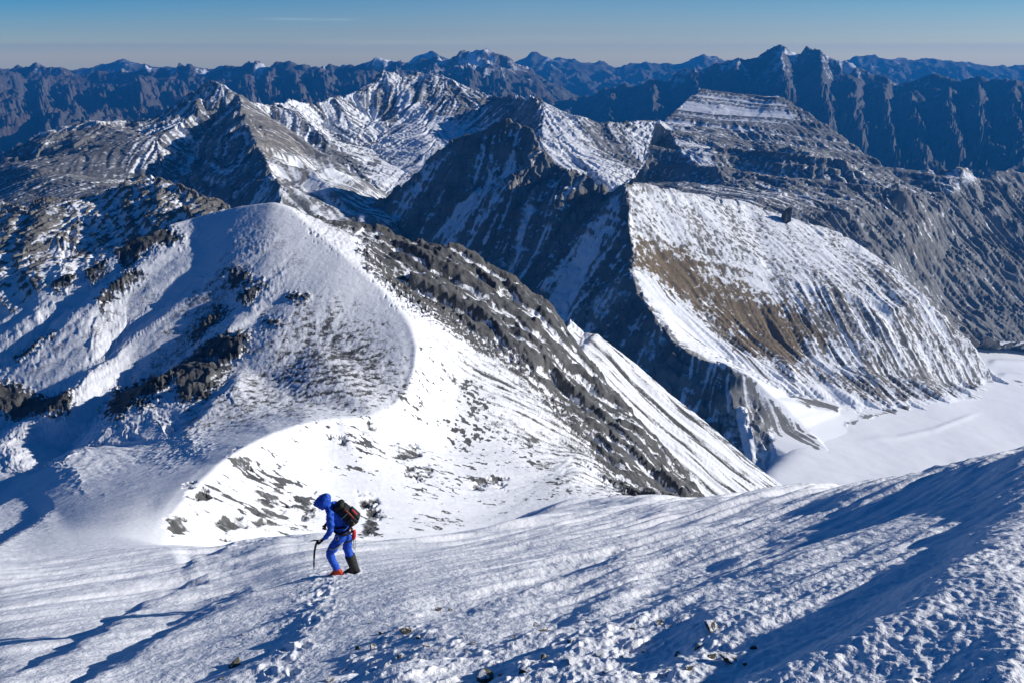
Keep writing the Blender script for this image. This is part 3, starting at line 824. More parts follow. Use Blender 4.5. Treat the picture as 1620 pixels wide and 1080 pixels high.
    fin = np.exp(-(sd / 7.0) ** 2) * sstep(0, 0.15, run) * (1 - sstep(0.9, 1, run))
    L.Z = L.Z + 7.0 * fin; L.a['snow'] = np.where(fin > 0.25, 1.1, L.a['snow'])
    return L


# ---- snow basin
def basin_land():
    L = Land('snow_field', snow=1.1, rough=0.1, gul=0.0)
    L.dots([(x_, y_, basin_d(x_, y_)) for x_, y_ in ((1400, 536), (1545, 538), (1620, 539), (1800, 538), (2100, 538), (1620, 600), (1480, 640), (1300, 690), (1240, 760), (1620, 705), (1900, 700), (1950, 800), (1500, 800), (1100, 850))])
    L.grid(span(1060, n_(460), 2150), lspan(820, n_(340), 2750))
    L.smooth(8, 3)
    X, Y = L.X, L.Y
    L.Z = L.Z + 3.0 * fbm(X / 220, Y / 220, 3, 0.45, 2, 3) + 0.25 * fbm(X / 20, Y / 9, 4, 0.5, 2, 4)
    for ln, h in (([(1350, 695), (1420, 692), (1480, 680), (1530, 660), (1560, 645)], 2.2), ([(1560, 572), (1640, 575)], 6.0), ([(1575, 592), (1660, 600)], 7.0)):
        sd, run = line_dist(L.px, L.py, ln)
        e = sstep(0, 0.2, run) * (1 - sstep(0.8, 1, run))
        L.Z = L.Z + h * np.exp(-(sd / 4.0) ** 2) * e
    rk = L.region([(1562, 598), (1620, 602), (1700, 604), (1700, 612), (1600, 606)], 4, 5)
    L.a['snow'] = L.a['snow'] - 0.8 * rk
    L.Z = L.Z + 0.7 * fbm(X / 60, Y / 26, 4, 0.5, 2, 14)
    return L


# ---- rocky spur at the left edge
def leftrock_land():
    L = Land('rocky_hill', snow=0.4, rough=1.0, gul=0.8)
    L.line([(-200, 312, 1000), (-80, 316, 1000), (0, 320, 1000), (30, 325, 995), (60, 321, 990), (85, 317, 990), (110, 312, 990), (150, 306, 1000), (185, 290, 1010), (215, 281, 1015), (240, 276, 1010), (252, 279, 1000), (275, 292, 975), (300, 302, 950), (330, 315, 920), (365, 326, 880)],
           back=(160, 0.8), snow=0.35)
    L.line([(150, 306, 1000), (140, 340, 925), (130, 375, 880)], snow=0.3)
    L.line([(240, 276, 1010), (252, 310, 935), (245, 345, 880)], snow=0.25)
    L.dots([(190, 340, 920), (300, 340, 865), (200, 380, 850), (80, 370, 880), (0, 380, 880), (60, 345, 935)], snow=0.4)
    L.dots([(-200, 470, 780), (0, 465, 770), (100, 445, 770), (180, 420, 785), (260, 390, 800), (340, 360, 815)], snow=0.6)
    L.dots([(-200, 560, 720), (0, 560, 700), (200, 500, 710), (380, 420, 740)])
    L.grid(span(-620, n_(100), -220, n_(460), 400), lspan(700, n_(380), 1180))
    L.smooth(1, 1)
    lg = L.lic(16.0, 60.0, 5); lf = L.lic(5.0, 24.0, 6)
    rough_detail(L, 11.0, 90, 6, 13, 0.6)
    c1, k1 = crag(L.X / 42, L.Y / 34, 3); c2, k2 = crag(L.X / 15, L.Y / 13, 4)
    L.Z = L.Z + 2.0 * (0.5 - np.abs(lg)) + 1.3 * c1 + 1.0 * c2 + 1.5 * (ridged(L.X / 13, L.Y / 13, 4, 0.55, 2.1, 6) - 0.5)
    hard = L.strata(4.5, 22.0, (0.35, -0.05), 5) + 0.5 * L.strata(1.8, 7.0, (0.35, -0.05), 8)
    cc = concav(L, 4)
    lwr = sstep(380, 440, L.py) * (1 - sstep(180, 260, L.px))
    L.a['snow'] = 0.54 + 0.07 * lf - 0.22 * hard + 0.12 * np.clip(cc, -2, 2) + 0.45 * fbm(L.X / 14, L.Y / 14, 5, 0.6, 2, 9) + 0.2 * lwr
    L.a['tint'] = np.clip(0.0 + 0.4 * fbm(L.X / 50, L.Y / 50, 3, 0.5, 2, 55), 0, 1)
    return L


# ---- left peak with the scree slope and the folded shaded face
def leftpeak_land():
    L = Land('mountain', snow=0.25, rough=0.8, gul=1.0)
    L.line([(-300, 350, 2700), (-100, 290, 2600), (0, 250, 2620), (30, 228, 2680), (60, 214, 2740), (95, 200, 2800), (120, 189, 2850), (150, 192, 2890), (190, 193, 2930), (230, 193, 2970), (255, 178, 2985), (280, 160, 3000), (310, 140, 3000), (322, 131, 3000), (335, 124, 3000), (350, 131, 2985), (370, 148, 2950), (378, 153, 2950)],
           back=(600, 0.8), snow=0.3)
    L.line([(370, 148, 2950), (342, 190, 2800), (302, 240, 2550), (264, 292, 2250), (270, 330, 2050)], snow=0.2)
    L.line([(378, 153, 2950), (384, 172, 2720), (392, 200, 2450), (405, 226, 2250), (420, 250, 2080), (440, 288, 1900), (445, 320, 1820)], snow=0.25, rough=0.6)
    L.dots([(0, 330, 2000), (120, 312, 1980), (200, 300, 2000), (-300, 390, 2300), (250, 220, 2540), (150, 240, 2450), (310, 180, 2790), (60, 270, 2300)], snow=0.2, rough=0.3)
    L.dots([(0, 400, 1850), (150, 400, 1850), (330, 380, 1850), (-300, 450, 2100)])
    L.dots([(330, 270, 2330), (345, 320, 2000), (400, 345, 1850)], snow=0.45, rough=1.2)
    # right-hand side falls to the hanging valley
    L.dots([(450, 205, 2650), (470, 250, 2350), (500, 290, 2250), (420, 180, 2950)], snow=0.35, rough=0.4)
    # small spur in front
    L.line([(455, 300, 1960), (465, 286, 2030), (500, 270, 2080), (525, 264, 2110), (548, 272, 2140)], snow=0.55, rough=0.8)
    L.dots([(590, 310, 2080), (560, 340, 1860), (500, 350, 1800), (620, 350, 1850)], snow=0.55)
    L.world([(P(470, 260, 2290)[0], 2290, -395), (P(540, 270, 2330)[0], 2330, -392), (P(620, 290, 2380)[0], 2380, -400), (-200, 1700, -420), (-900, 1750, -430)])
    L.grid(span(-650, n_(90), -320, n_(600), 640), lspan(1700, n_(620), 3650))
    L.smooth(1, 1)
    X, Y = L.X, L.Y
    lg = L.lic(40.0, 220.0, 5); lf = L.lic(15.0, 120.0, 6)
    fine = fbm(X / 16, Y / 16, 5, 0.62, 2.1, 33)
    rough_detail(L, 17.0, 170, 6, 23, 0.6)
    c1, k1 = crag(X / 90, Y / 110, 3); c2, k2 = crag(X / 32, Y / 40, 4)
    rocky = L.region([(0, 255), (60, 205), (120, 180), (210, 185), (235, 200), (150, 225), (60, 260)], 10, 12) + L.region([(230, 200), (335, 115), (395, 150), (440, 270), (470, 340), (300, 340), (260, 290), (330, 190), (290, 190)], 8, 8)
    L.Z = L.Z + np.clip(rocky, 0.15, 1) * (9 * c1 + 4 * c2)
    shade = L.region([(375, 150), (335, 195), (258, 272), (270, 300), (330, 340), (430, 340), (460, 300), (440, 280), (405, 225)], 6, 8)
    peak = L.region([(335, 120), (230, 190), (200, 260), (250, 280), (330, 195), (370, 150)], 20, 14)
    rgt = L.region([(380, 150), (395, 200), (440, 285), (540, 275), (500, 240), (440, 190)], 6, 8)
    spur = L.region([(395, 335), (465, 285), (525, 262), (600, 300), (640, 350), (400, 360)], 5, 5)
    L.Z = L.Z + (0.3 + peak) * 5.0 * (0.5 - np.abs(lg)) * L.a['gul']
    # folded beds
    fx, fy, fz = X + 800, Y - 2250, L.Z + 250
    fold = np.sqrt((fx * 0.9 + fz * 0.5) ** 2 + (fz * 1.3) ** 2 + (fy * 0.25) ** 2) / 15.0 + 0.9 * fbm(X / 60, Y / 60, 4, 0.55, 2, 77)
    fb_ = noise2(fold, fold * 0 + 2.2, 5) + 0.5 * noise2(fold * 2.3, fold * 0 + 7.2, 6)
    L.Z = L.Z + shade * 4.0 * fb_
    hard = L.strata(3.0, 40.0, (-0.2, 0.1), 3)
    m = 0.28 + 0.45 * fine + 0.05 * lf
    m = m + peak * (0.20 + 0.14 * lf + 0.08 * lg) + 0.14 * sstep(270, 300, L.py) * lf * (L.px < 260)
    crest = L.region([(0, 245), (60, 205), (200, 185), (200, 205), (110, 225), (20, 270)], 8, 10)
    m = m + crest * 0.18 * (0.5 + hard)
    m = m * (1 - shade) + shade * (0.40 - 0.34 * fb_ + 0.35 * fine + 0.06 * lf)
    m = m * (1 - rgt) + rgt * (0.30 + 0.2 * fine + 0.1 * lf + 0.3 * sstep(225, 275, L.py))
    m = m * (1 - spur) + spur * (0.52 + 0.15 * fine + 0.14 * lf - 0.24 * hard)
    L.a['snow'] = m
    L.a['tint'] = np.clip(0.0 + rgt * 0.3 + 0.2 * fbm(X / 200, Y / 200, 3, 0.5, 2, 55) * (1 - shade), 0, 1)
    return L


# ---- snowy peak with the cirque
def snowpeak_land():
    L = Land('mountain', snow=0.6, rough=0.8, gul=1.0)
    L.line([(372, 150, 3050), (385, 156, 3070), (400, 162, 3100), (430, 164, 3200), (445, 160, 3250), (458, 154, 3300), (475, 162, 3350), (500, 162, 3450), (515, 157, 3500), (530, 152, 3550), (545, 152, 3600), (560, 146, 3650), (580, 134, 3750), (592, 120, 3820), (604, 108, 3850), (622, 112, 3850),
            (635, 118, 3870), (650, 114, 3900), (672, 112, 3900), (700, 118, 3850), (715, 124, 3800), (740, 138, 3750), (765, 147, 3700), (790, 152, 3600), (812, 150, 3400), (830, 149, 3300), (845, 151, 3200), (862, 158, 3150), (880, 170, 3100), (915, 183, 3050), (950, 196, 3050), (985, 190, 3100), (1040, 190, 3200)],
           back=(700, 0.8), snow=0.6)
    L.line([(458, 154, 3300), (470, 172, 3200), (484, 188, 3080), (520, 225, 2860), (560, 262, 2660), (590, 296, 2480), (610, 330, 2300)], snow=0.4)
    L.line([(530, 152, 3550), (545, 175, 3430), (562, 205, 3260), (585, 232, 3080)], snow=0.5)
    L.line([(604, 108, 3850), (612, 140, 3700), (618, 170, 3560), (622, 190, 3440)], snow=0.4)
    L.line([(862, 158, 3150), (856, 180, 3000), (850, 215, 2850), (845, 260, 2600)], snow=0.3)
    L.dots([(420, 225, 2860), (470, 268, 2600), (530, 305, 2450), (400, 190, 3000), (430, 200, 3000)], snow=0.7)
    L.dots([(510, 190, 3330), (530, 222, 3080), (590, 190, 3480)], snow=0.6)
    L.dots([(600, 245, 2960), (640, 272, 2740), (600, 310, 2440), (680, 232, 2950), (560, 330, 2330)], snow=0.72, rough=0.4)
    L.dots([(660, 192, 3380), (700, 196, 3330), (760, 212, 3180), (720, 242, 2900), (800, 215, 3050)], snow=0.75, rough=0.5)
    L.dots([(700, 150, 3620), (760, 175, 3430), (810, 185, 3180)], snow=0.45)
    L.dots([(895, 225, 2830), (930, 250, 2680), (990, 294, 2450), (1020, 262, 2750), (960, 235, 2850), (880, 260, 2600)], snow=0.5, rough=0.5)
    L.dots([(800, 300, 2400), (700, 330, 2250), (550, 400, 2150), (950, 340, 2200)])
    L.grid(span(370, n_(560), 1060), lspan(2200, n_(520), 4650))
    L.smooth(1, 1)
    X, Y = L.X, L.Y
    lg = L.lic(38.0, 260.0, 5); lf = L.lic(17.0, 170.0, 6); lw = L.lic(90.0, 400.0, 8)
    fine = fbm(X / 18, Y / 18, 5, 0.62, 2.1, 33)
    rough_detail(L, 15.0, 200, 6, 43, 0.6)
    c1, k1 = crag(X / 110, Y / 140, 3); c2, k2 = crag(X / 38, Y / 48, 4)
    L.Z = L.Z + L.a['rough'] * (5 * c1 + 3.0 * c2)
    L.Z = L.Z + 3.5 * (0.5 - np.abs(lg)) * np.clip(L.a['rough'], 0.3, 1) + 9 * (0.5 - np.abs(lw)) * np.clip(L.a['rough'], 0, 1)
    hard = L.strata(3.0, 45.0, (0.1, 0.2), 7)
    ribs = L.region([(390, 158), (460, 150), (560, 146), (600, 115), (580, 200), (600, 240), (560, 240), (500, 200), (430, 230)], 12, 10)
    right = L.region([(640, 112), (720, 122), (800, 150), (850, 150), (850, 200), (760, 205), (690, 180), (650, 160)], 14, 10)
    m = 0.58 + 0.34 * fine + 0.11 * lf + 0.05 * lg
    m = m - 0.05 + ribs * (0.14 * lf + 0.02) - right * (0.12 + 0.1 * hard) + 0.12 * (1 - ribs) * (1 - right)
    rk = L.region([(590, 130), (620, 130), (628, 190), (610, 200), (585, 165)], 7, 8)
    m = m - 0.35 * rk
    rk = L.region([(478, 190), (560, 250), (600, 300), (580, 290), (520, 250), (495, 225)], 6, 8)
    m = m - 0.40 * rk
    rk = L.region([(582, 258), (594, 252), (602, 258), (592, 264)], 3, 3)
    m = m - 0.6 * rk
    dk = L.region([(775, 150), (855, 150), (858, 185), (845, 260), (760, 230), (790, 190)], 8, 8)
    m = m - 0.20 * dk
    rr = L.region([(900, 180), (990, 190), (1010, 280), (940, 240)], 12, 10)
    m = m - 0.28 * rr
    L.a['snow'] = m
    L.a['tint'] = np.clip(0.0 + 0.3 * fbm(X / 200, Y / 200, 3, 0.5, 2, 55), 0, 1)
    return L


# ---- broad terraced mountain on the right
def rightmtn_land():
    L = Land('mountain', snow=0.3, rough=0.8, gul=0.6)
    L.line([(940, 215, 3150), (985, 200, 3300), (1010, 188, 3450), (1022, 186, 3500), (1050, 192, 3600), (1075, 166, 3800), (1095, 150, 3950), (1110, 139, 4000), (1140, 143, 4000), (1180, 150, 3950), (1218, 152, 3900), (1232, 150, 3880), (1262, 165, 3750), (1295, 190, 3600), (1330, 212, 3450), (1365, 238, 3300), (1400, 264, 3150), (1425, 285, 3050), (1445, 293, 3000),
            (1470, 286, 3000), (1490, 273, 3050), (1510, 267, 3080), (1528, 265, 3100), (1550, 278, 3130), (1575, 272, 3160), (1598, 260, 3200), (1620, 270, 3200), (1700, 300, 3200), (1850, 330, 3200)],
           back=(650, 0.9), snow=0.35)
    L.dots([(1130, 200, 3520), (1060, 202, 3450), (1190, 195, 3560), (1235, 195, 3560)], snow=0.55, rough=0.4)
    L.dots([(1220, 245, 3120), (1300, 240, 3220), (1380, 282, 2960)], snow=0.1, rough=0.3)
    # cirque wall and floor
    L.line([(1000, 228, 3330), (1035, 210, 3400), (1056, 204, 3320), (1075, 234, 3000), (1100, 254, 2860), (1130, 262, 2790)], snow=0.2, rough=1.0)
    L.dots([(985, 246, 3380), (1010, 256, 3310), (990, 288, 2880), (1040, 288, 2880), (1090, 288, 2720)], snow=0.35)
    # terrace edge
    L.line([(1150, 240, 3020), (1200, 238, 2980), (1250, 232, 2940), (1300, 246, 2850), (1350, 268, 2750), (1400, 290, 2650), (1440, 302, 2560)], snow=0.2, rough=1.0)
    L.line([(1170, 268, 2830), (1250, 272, 2750), (1320, 296, 2620), (1400, 318, 2550), (1460, 345, 2560)], snow=0.2)
    L.line([(1150, 290, 2560), (1250, 305, 2460), (1340, 330, 2340), (1440, 375, 2420), (1500, 400, 2560)], snow=0.4)
    L.dots([(1060, 300, 2400), (1120, 330, 2160), (1300, 345, 2260), (1400, 420, 2140), (1470, 430, 2400), (1500, 480, 2320), (1550, 532, 2190), (1620, 539, 2255), (1750, 539, 2470), (1620, 480, 2500), (1620, 400, 2750), (1560, 350, 2850), (1500, 315, 2850), (1850, 400, 2800)], snow=0.25, rough=0.5)
    L.dots([(1000, 330, 2250), (1100, 400, 1950), (1300, 430, 1900), (1450, 520, 1850), (1540, 560, 2080), (1850, 570, 2250)])
    L.grid(span(940, n_(640), 1800, n_(90), 2200), lspan(1750, n_(600), 4800))
    L.smooth(1, 1)
    X, Y = L.X, L.Y
    lg = L.lic(45.0, 180.0, 5); lf = L.lic(16.0, 90.0, 6)
    fine = fbm(X / 16, Y / 16, 5, 0.62, 2.1, 33)
    rough_detail(L, 16.0, 210, 7, 53, 0.6)
    c1, k1 = crag(X / 90, Y / 110, 3); c2, k2 = crag(X / 30, Y / 36, 4)
    smoothz = L.region([(1040, 205), (1110, 138), (1240, 150), (1260, 190), (1400, 265), (1330, 262), (1200, 225), (1120, 205)], 10, 8)
    L.Z = L.Z + L.a['rough'] * (1 - 0.9 * smoothz) * (5 * c1 + 2.2 * c2)
    slab = L.region([(1075, 165), (1110, 138), (1230, 150), (1255, 190), (1220, 205), (1120, 195), (1040, 205)], 10, 8)
    L.Z = L.Z + 3.0 * (0.5 - np.abs(lg)) * (1 - slab)
    lowz = L.region([(1260, 345), (1340, 330), (1420, 300), (1500, 300), (1620, 290), (1860, 340), (1860, 545), (1540, 545), (1440, 420)], 18, 14)
    Zk = L.Z.copy()
    hard = L.strata(5.0, 30.0, (0.12, 0.10), 7) * (1 - 0.8 * lowz)
    L.Z = Zk * lowz * 0.8 + L.Z * (1 - 0.8 * lowz)
    L.Z = L.Z + lowz * (16 * (ridged(X / 190, Y / 190, 5, 0.52, 2.1, 66) - 0.5) + 5 * c2 + 5.0 * (0.5 - np.abs(lg)))
    terr = L.region([(1130, 230), (1300, 235), (1450, 295), (1560, 350), (1480, 370), (1350, 325), (1200, 285), (1130, 262)], 12, 12)
    L.Z = L.Z + terr * 9.0 * hard
    m = 0.33 + 0.60 * fine + 0.05 * lf - 0.14 * hard
    m = m + slab * (0.30 - 0.30 * hard) + 0.12 * terr * fine
    pw = L.region([(1065, 218), (1125, 225), (1128, 262), (1100, 255), (1080, 240)], 8, 8)
    m = m + 0.30 * pw
    st = L.region([(1120, 290), (1250, 300), (1340, 330), (1250, 335), (1150, 320), (1060, 300)], 10, 12)
    m = m + st * (0.12 + 0.22 * lf)
    low = L.region([(1260, 345), (1340, 330), (1420, 300), (1500, 300), (1620, 290), (1860, 340), (1860, 545), (1540, 545), (1440, 420)], 18, 14)
    m = m - 0.20 * low - 0.05 + low * (0.16 * np.clip(lf - 0.4, 0, 2) + 0.18 * fbm(X / 120, Y / 120, 3, 0.5, 2, 20))
    st = L.region([(1480, 285), (1530, 265), (1560, 290), (1500, 310)], 8, 8)
    m = m + 0.25 * st
    L.a['snow'] = m
    L.a['tint'] = np.clip(0.0 + 0.3 * fbm(X / 200, Y / 200, 3, 0.5, 2, 55), 0, 1)
    return L


# ---- far ranges
def range_land(name, sky_, feet, ribs, cols, rows, amp, gw, snow0, seed, tint=0.3, back=(2500, 0.5), deep=300):
    L = Land(name, snow=snow0, rough=1.0, gul=1.0)
    L.line(sky_, back=back)
    L.dots(feet)
    for rb in ribs: L.line(rb)
    L.grid(cols, rows)
    L.smooth(1, 1)
    X, Y = L.X, L.Y
    lw = L.lic(gw, gw * 3, seed); lg = L.lic(gw * 0.35, gw * 1.4, seed + 1)
    # gullies die out on the very crest so that the skyline keeps its height
    crest = np.interp(L.px.ravel(), [p[0] for p in sky_], [p[2] for p in sky_]).reshape(L.px.shape)
    below = sstep(60, 1200, crest - Y)
    c1, k1 = crag(X / (gw * 0.8), Y / (gw * 1.1), seed); c2, k2 = crag(X / (gw * 0.3), Y / (gw * 0.4), seed + 1)
    L.Z = L.Z + below * amp * (0.4 - np.abs(lw)) + 0.4 * amp * (0.4 - np.abs(lg)) * (0.3 + below) + amp * (0.35 * c1 + 0.22 * c2) * (0.35 + below)
    rough_detail(L, amp * 0.6, gw * 1.2, 6, seed, 0.8)
    L.Z = L.Z + amp * 0.55 * (ridged(X / (gw * 0.75), Y / (gw * 0.75), 5, 0.55, 2.1, seed + 7) - 0.45) + amp * 0.5 * fbm(X / (gw * 4), Y / (gw * 4), 3, 0.5, 2, seed + 9)
    hard = L.strata(amp * 0.08, amp * 0.7, (0.1, 0.05), seed)
    fine = fbm(X / (gw * 0.15), Y / (gw * 0.15), 4, 0.6, 2, seed + 3)
    up = sstep(-700, -50, L.Z)
    L.a['snow'] = snow0 + 0.14 * fine + 0.10 * lg - 0.1 * hard - 0.55 * (1 - up)
    L.a['tint'] = np.clip(tint - 0.2 + 0.8 * fbm(X / (gw * 2), Y / (gw * 2), 3, 0.5, 2, 55), 0, 1)
    return L
def far_right():
    D = lambda d, pl: [(x, y, d if not isinstance(d, tuple) else np.interp(x, d[0], d[1])) for x, y in pl]
    # ribbed range across the valley on the right
    xs = ([780, 1000, 1232, 1620, 1800], [9800, 9300, 9300, 8300, 8200])
    s1 = D(xs, [(760, 190), (800, 178), (840, 180), (880, 165), (905, 150), (930, 152), (960, 140), (985, 132), (1010, 138), (1035, 125), (1060, 128), (1085, 112), (1110, 112), (1140, 102), (1165, 95), (1180, 93), (1195, 90), (1203, 84), (1210, 76), (1220, 70), (1232, 65),
                (1242, 71), (1252, 74), (1258, 80), (1266, 78), (1274, 72), (1285, 73), (1296, 76), (1305, 82), (1312, 87), (1325, 92), (1345, 99), (1380, 113), (1420, 126), (1450, 128), (1475, 118), (1500, 122), (1520, 127), (1545, 120), (1565, 130), (1585, 126), (1610, 132), (1650, 128), (1800, 140)])
    ribs = []
    xs_r = [(900, 1.0), (960, 1.0), (1030, .9), (1100, 1.0), (1165, .9), (1235, 1.0), (1300, .8), (1350, 1.0), (1400, .9), (1440, 1.1), (1500, 1.0), (1545, 1.1), (1600, 1.0), (1660, 1.0)]
    feet = []
    for i, (x, k) in enumerate(xs_r):
        ytop = np.interp(x, [p[0] for p in s1], [p[1] for p in s1]); dt = np.interp(x, xs[0], xs[1])
        ribs.append([(x + 2, ytop + 18, dt - 380), (x + 6, ytop + 55, dt - 1200), (x + 16, ytop + 95, dt - 2000), (x + 26, 262 + (i % 3) * 8, 5900)])
        if i:
            x2 = (x + xs_r[i - 1][0]) / 2 - 6
            ytop = np.interp(x2, [p[0] for p in s1], [p[1] for p in s1]); dt = np.interp(x2, xs[0], xs[1])
            ribs.append([(x2, ytop + 22, dt - 120), (x2 + 2, ytop + 60, dt - 700), (x2 + 6, ytop + 100, dt - 1450), (x2 + 14, 268, 6500)])
    feet += [(700, 260, 6500), (860, 300, 6000), (1100, 320, 5600), (1300, 330, 5300), (1450, 335, 5200), (1620, 330, 5200), (1850, 330, 5200)]
    a = range_land('mountain', s1, feet, ribs, span(700, n_(760), 1850), lspan(5000, n_(420), 12500), 90, 420, 0.46, 61)
    pk = a.region([(1190, 95), (1232, 60), (1275, 68), (1320, 95), (1300, 130), (1230, 140)], 8, 8)
    a.a['snow'] = a.a['snow'] - 0.05 * pk
    return a


def far_left():
    D = lambda d, pl: [(x, y, d if not isinstance(d, tuple) else np.interp(x, d[0], d[1])) for x, y in pl]
    xs = ([-200, 300, 560, 760], [12500, 12000, 11500, 11200])
    s2 = D(xs, [(-300, 118), (-150, 110), (0, 107), (25, 105), (50, 100), (62, 103), (75, 104), (90, 106), (105, 104), (120, 114), (140, 116), (165, 110), (190, 106), (210, 112), (225, 101), (240, 100), (255, 103), (270, 110), (285, 104), (300, 104), (325, 110), (345, 108), (360, 100), (380, 97), (400, 99), (430, 101), (445, 98), (460, 92), (475, 98),
                (490, 103), (500, 97), (515, 95), (530, 103), (550, 106), (570, 97), (590, 90), (600, 87), (625, 88), (650, 92), (668, 86), (685, 86), (700, 92), (720, 86), (735, 82), (752, 84), (768, 79), (782, 86), (800, 93), (830, 108), (870, 128), (920, 150), (980, 190)])
    ribs = []
    tops = [(x, y) for x, y, d in s2]
    for x in (20, 62, 110, 165, 225, 285, 335, 385, 420, 460, 512, 575, 625, 680, 735, 790):
        yt = np.interp(x, [t[0] for t in tops], [t[1] for t in tops]); dt = np.interp(x, xs[0], xs[1])
        k = (x * 37 % 23)
        ribs.append([(x + 4, yt + 16, dt - 700), (x + 10 - k * .5, yt + 42, dt - 1900), (x + 18 - k, yt + 72, dt - 2900)])
        x2 = x + 24
        ribs.append([(x2, yt + 20, dt - 250), (x2 + 2, yt + 48, dt - 1200), (x2 + 8, yt + 80, dt - 2300)])
    feet = [(-300, 250, 7600), (-100, 235, 7700), (0, 225, 7800), (200, 230, 7700), (400, 230, 7700), (600, 230, 7700), (800, 240, 7800), (1000, 250, 8200)]
    b = range_land('mountain', s2, feet, ribs, span(-320, n_(760), 1000), lspan(7400, n_(360), 16500), 115, 480, 0.42, 71, tint=0.55)
    return b


def far_last():
    D = lambda d, pl: [(x, y, d) for x, y in pl]
    s3 = D(17500, [(-200, 112), (100, 108), (140, 106), (165, 101), (182, 96), (198, 92), (212, 97), (228, 102), (300, 106), (420, 105), (600, 100), (640, 96), (665, 82), (680, 79), (695, 84), (715, 95), (780, 100), (810, 96), (830, 87), (848, 78), (860, 85), (872, 89), (888, 86), (905, 92), (925, 96), (950, 97), (975, 104), (1000, 98), (1030, 95), (1050, 101),
                    (1080, 96), (1098, 90), (1114, 84), (1130, 90), (1145, 95), (1180, 95), (1260, 96), (1320, 93), (1345, 90), (1360, 84), (1375, 81), (1388, 86), (1402, 88), (1420, 91), (1440, 92), (1455, 91), (1470, 90), (1490, 94), (1510, 96), (1530, 95), (1545, 97), (1570, 102), (1600, 103), (1650, 103), (1800, 106)])
    ribs = []
    for x in range(-150, 1780, 46):
        x = x + (x * 13 % 17)
        yt = np.interp(x, [t[0] for t in s3], [t[1] for t in s3])
        ribs.append([(x + 3, yt + 12, 16700), (x + 6, yt + 34, 15300)])
        ribs.append([(x + 22, yt + 16, 17000), (x + 26, yt + 40, 15800)])
    feet = [(x, 170, 13500) for x in range(-200, 1900, 150)]
    c = range_land('mountain', s3, feet, ribs, span(-220, n_(900), 1800), lspan(13200, n_(220), 21500), 100, 640, 0.34, 81, tint=0.5, back=(3500, 0.4))
    return c


def far_jobs():
    return [(far_right, 'dark blue ribbed range across the deep valley with a snow-flecked twin summit'),
            (far_left, 'long jagged blue-grey range along the horizon beyond the left peak'),
            (far_last, 'farthest pale summits along the horizon, dimmed by the air')]


def valley_floor():
    # the earth's curve carries the ground down behind the ranges
    bm = bmesh.new()
    rs = [0, 2000, 5000, 9000, 14000, 20000, 30000, 45000, 65000, 90000, 120000, 150000]; na = 72
    cen = bm.verts.new((0, 0, -1500)); prev = None
    for r in rs[1:]:
        ring = [bm.verts.new((r * math.cos(2 * math.pi * k / na), r * math.sin(2 * math.pi * k / na), -1500 - r * r / 12.74e6)) for k in range(na)]
        for k in range(na):
            k2 = (k + 1) % na
            if prev is None: bm.faces.new((cen, ring[k], ring[k2]))
            else: bm.faces.new((prev[k], ring[k], ring[k2], prev[k2]))
        prev = ring
    me = bpy.data.meshes.new('terrain'); bm.to_mesh(me); bm.free()
    o = bpy.data.objects.new('terrain', me); COL.objects.link(o)
    me.materials.append(plain_mat('dark_valley_forest', (0.045, 0.05, 0.04), 0.9, (0.02, 0.03, 0.02), 900.0, spec=0.05))
    tag(o, 'dark forested valley floor far below the summits', 'ground', kind='structure')


KEEP = []


def build_lands():
    from concurrent.futures import ThreadPoolExecutor
    valley_floor()
    with ThreadPoolExecutor(4) as ex:
        near = ex.submit(near_land)
        jobs = [(ex.submit(f), m, lab, cat) for f, m, lab, cat in (
            (pyramid_land, M_ROCKMID, 'dark pyramid mountain with a shaded face and a brown sunlit side', 'mountain'),
            (rightmtn_land, M_ROCKMID, 'broad grey mountain with snow-striped slab top and terraced scree below', 'mountain'),
            (snowpeak_land, M_ROCKMID, 'snow-streaked white peak with a ribbed ridge around a snowy cirque', 'mountain'),
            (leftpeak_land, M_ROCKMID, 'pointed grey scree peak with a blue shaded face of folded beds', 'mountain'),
            (leftrock_land, M_ROCKNEAR, 'brown-grey rocky hill with snow patches below the scree peak', 'mountain'),
            (basin_land, M_ROCKNEAR, 'flat white snow basin at the foot of the brown face', 'snowfield'),
            (spur_land, M_SNOWRIDGE, 'narrow white snow spur behind the rock rib', 'hill'))]
        jobs += [(ex.submit(f), M_ROCKFAR, lab, 'mountain') for f, lab in far_jobs()]
        for fu, m, lab, cat in jobs:
            la = fu.result(); KEEP.append(la); la.build(m, lab, cat, extra=getattr(la, 'extra', None))
        nl = near.result()
    nl.build(M_SNOWRIDGE, 'wind-crusted snow slope running down to the saddle and the snow hill with its rock rib', 'snow slope', extra=nl.extra)
    return nl
# ---------------------------------------------------------------- things: climber, gear, rocks
def mesh_obj(name, bm, mats, parent=None, smooth=True, loc=None):
    me = bpy.data.meshes.new(name); bm.to_mesh(me); bm.free()
    for m in (mats if isinstance(mats, (list, tuple)) else [mats]): me.materials.append(m)
    if smooth:
        for p in me.polygons: p.use_smooth = True
    o = bpy.data.objects.new(name, me); COL.objects.link(o)
    if parent: o.parent = parent
    if loc is not None: o.location = loc
    return o


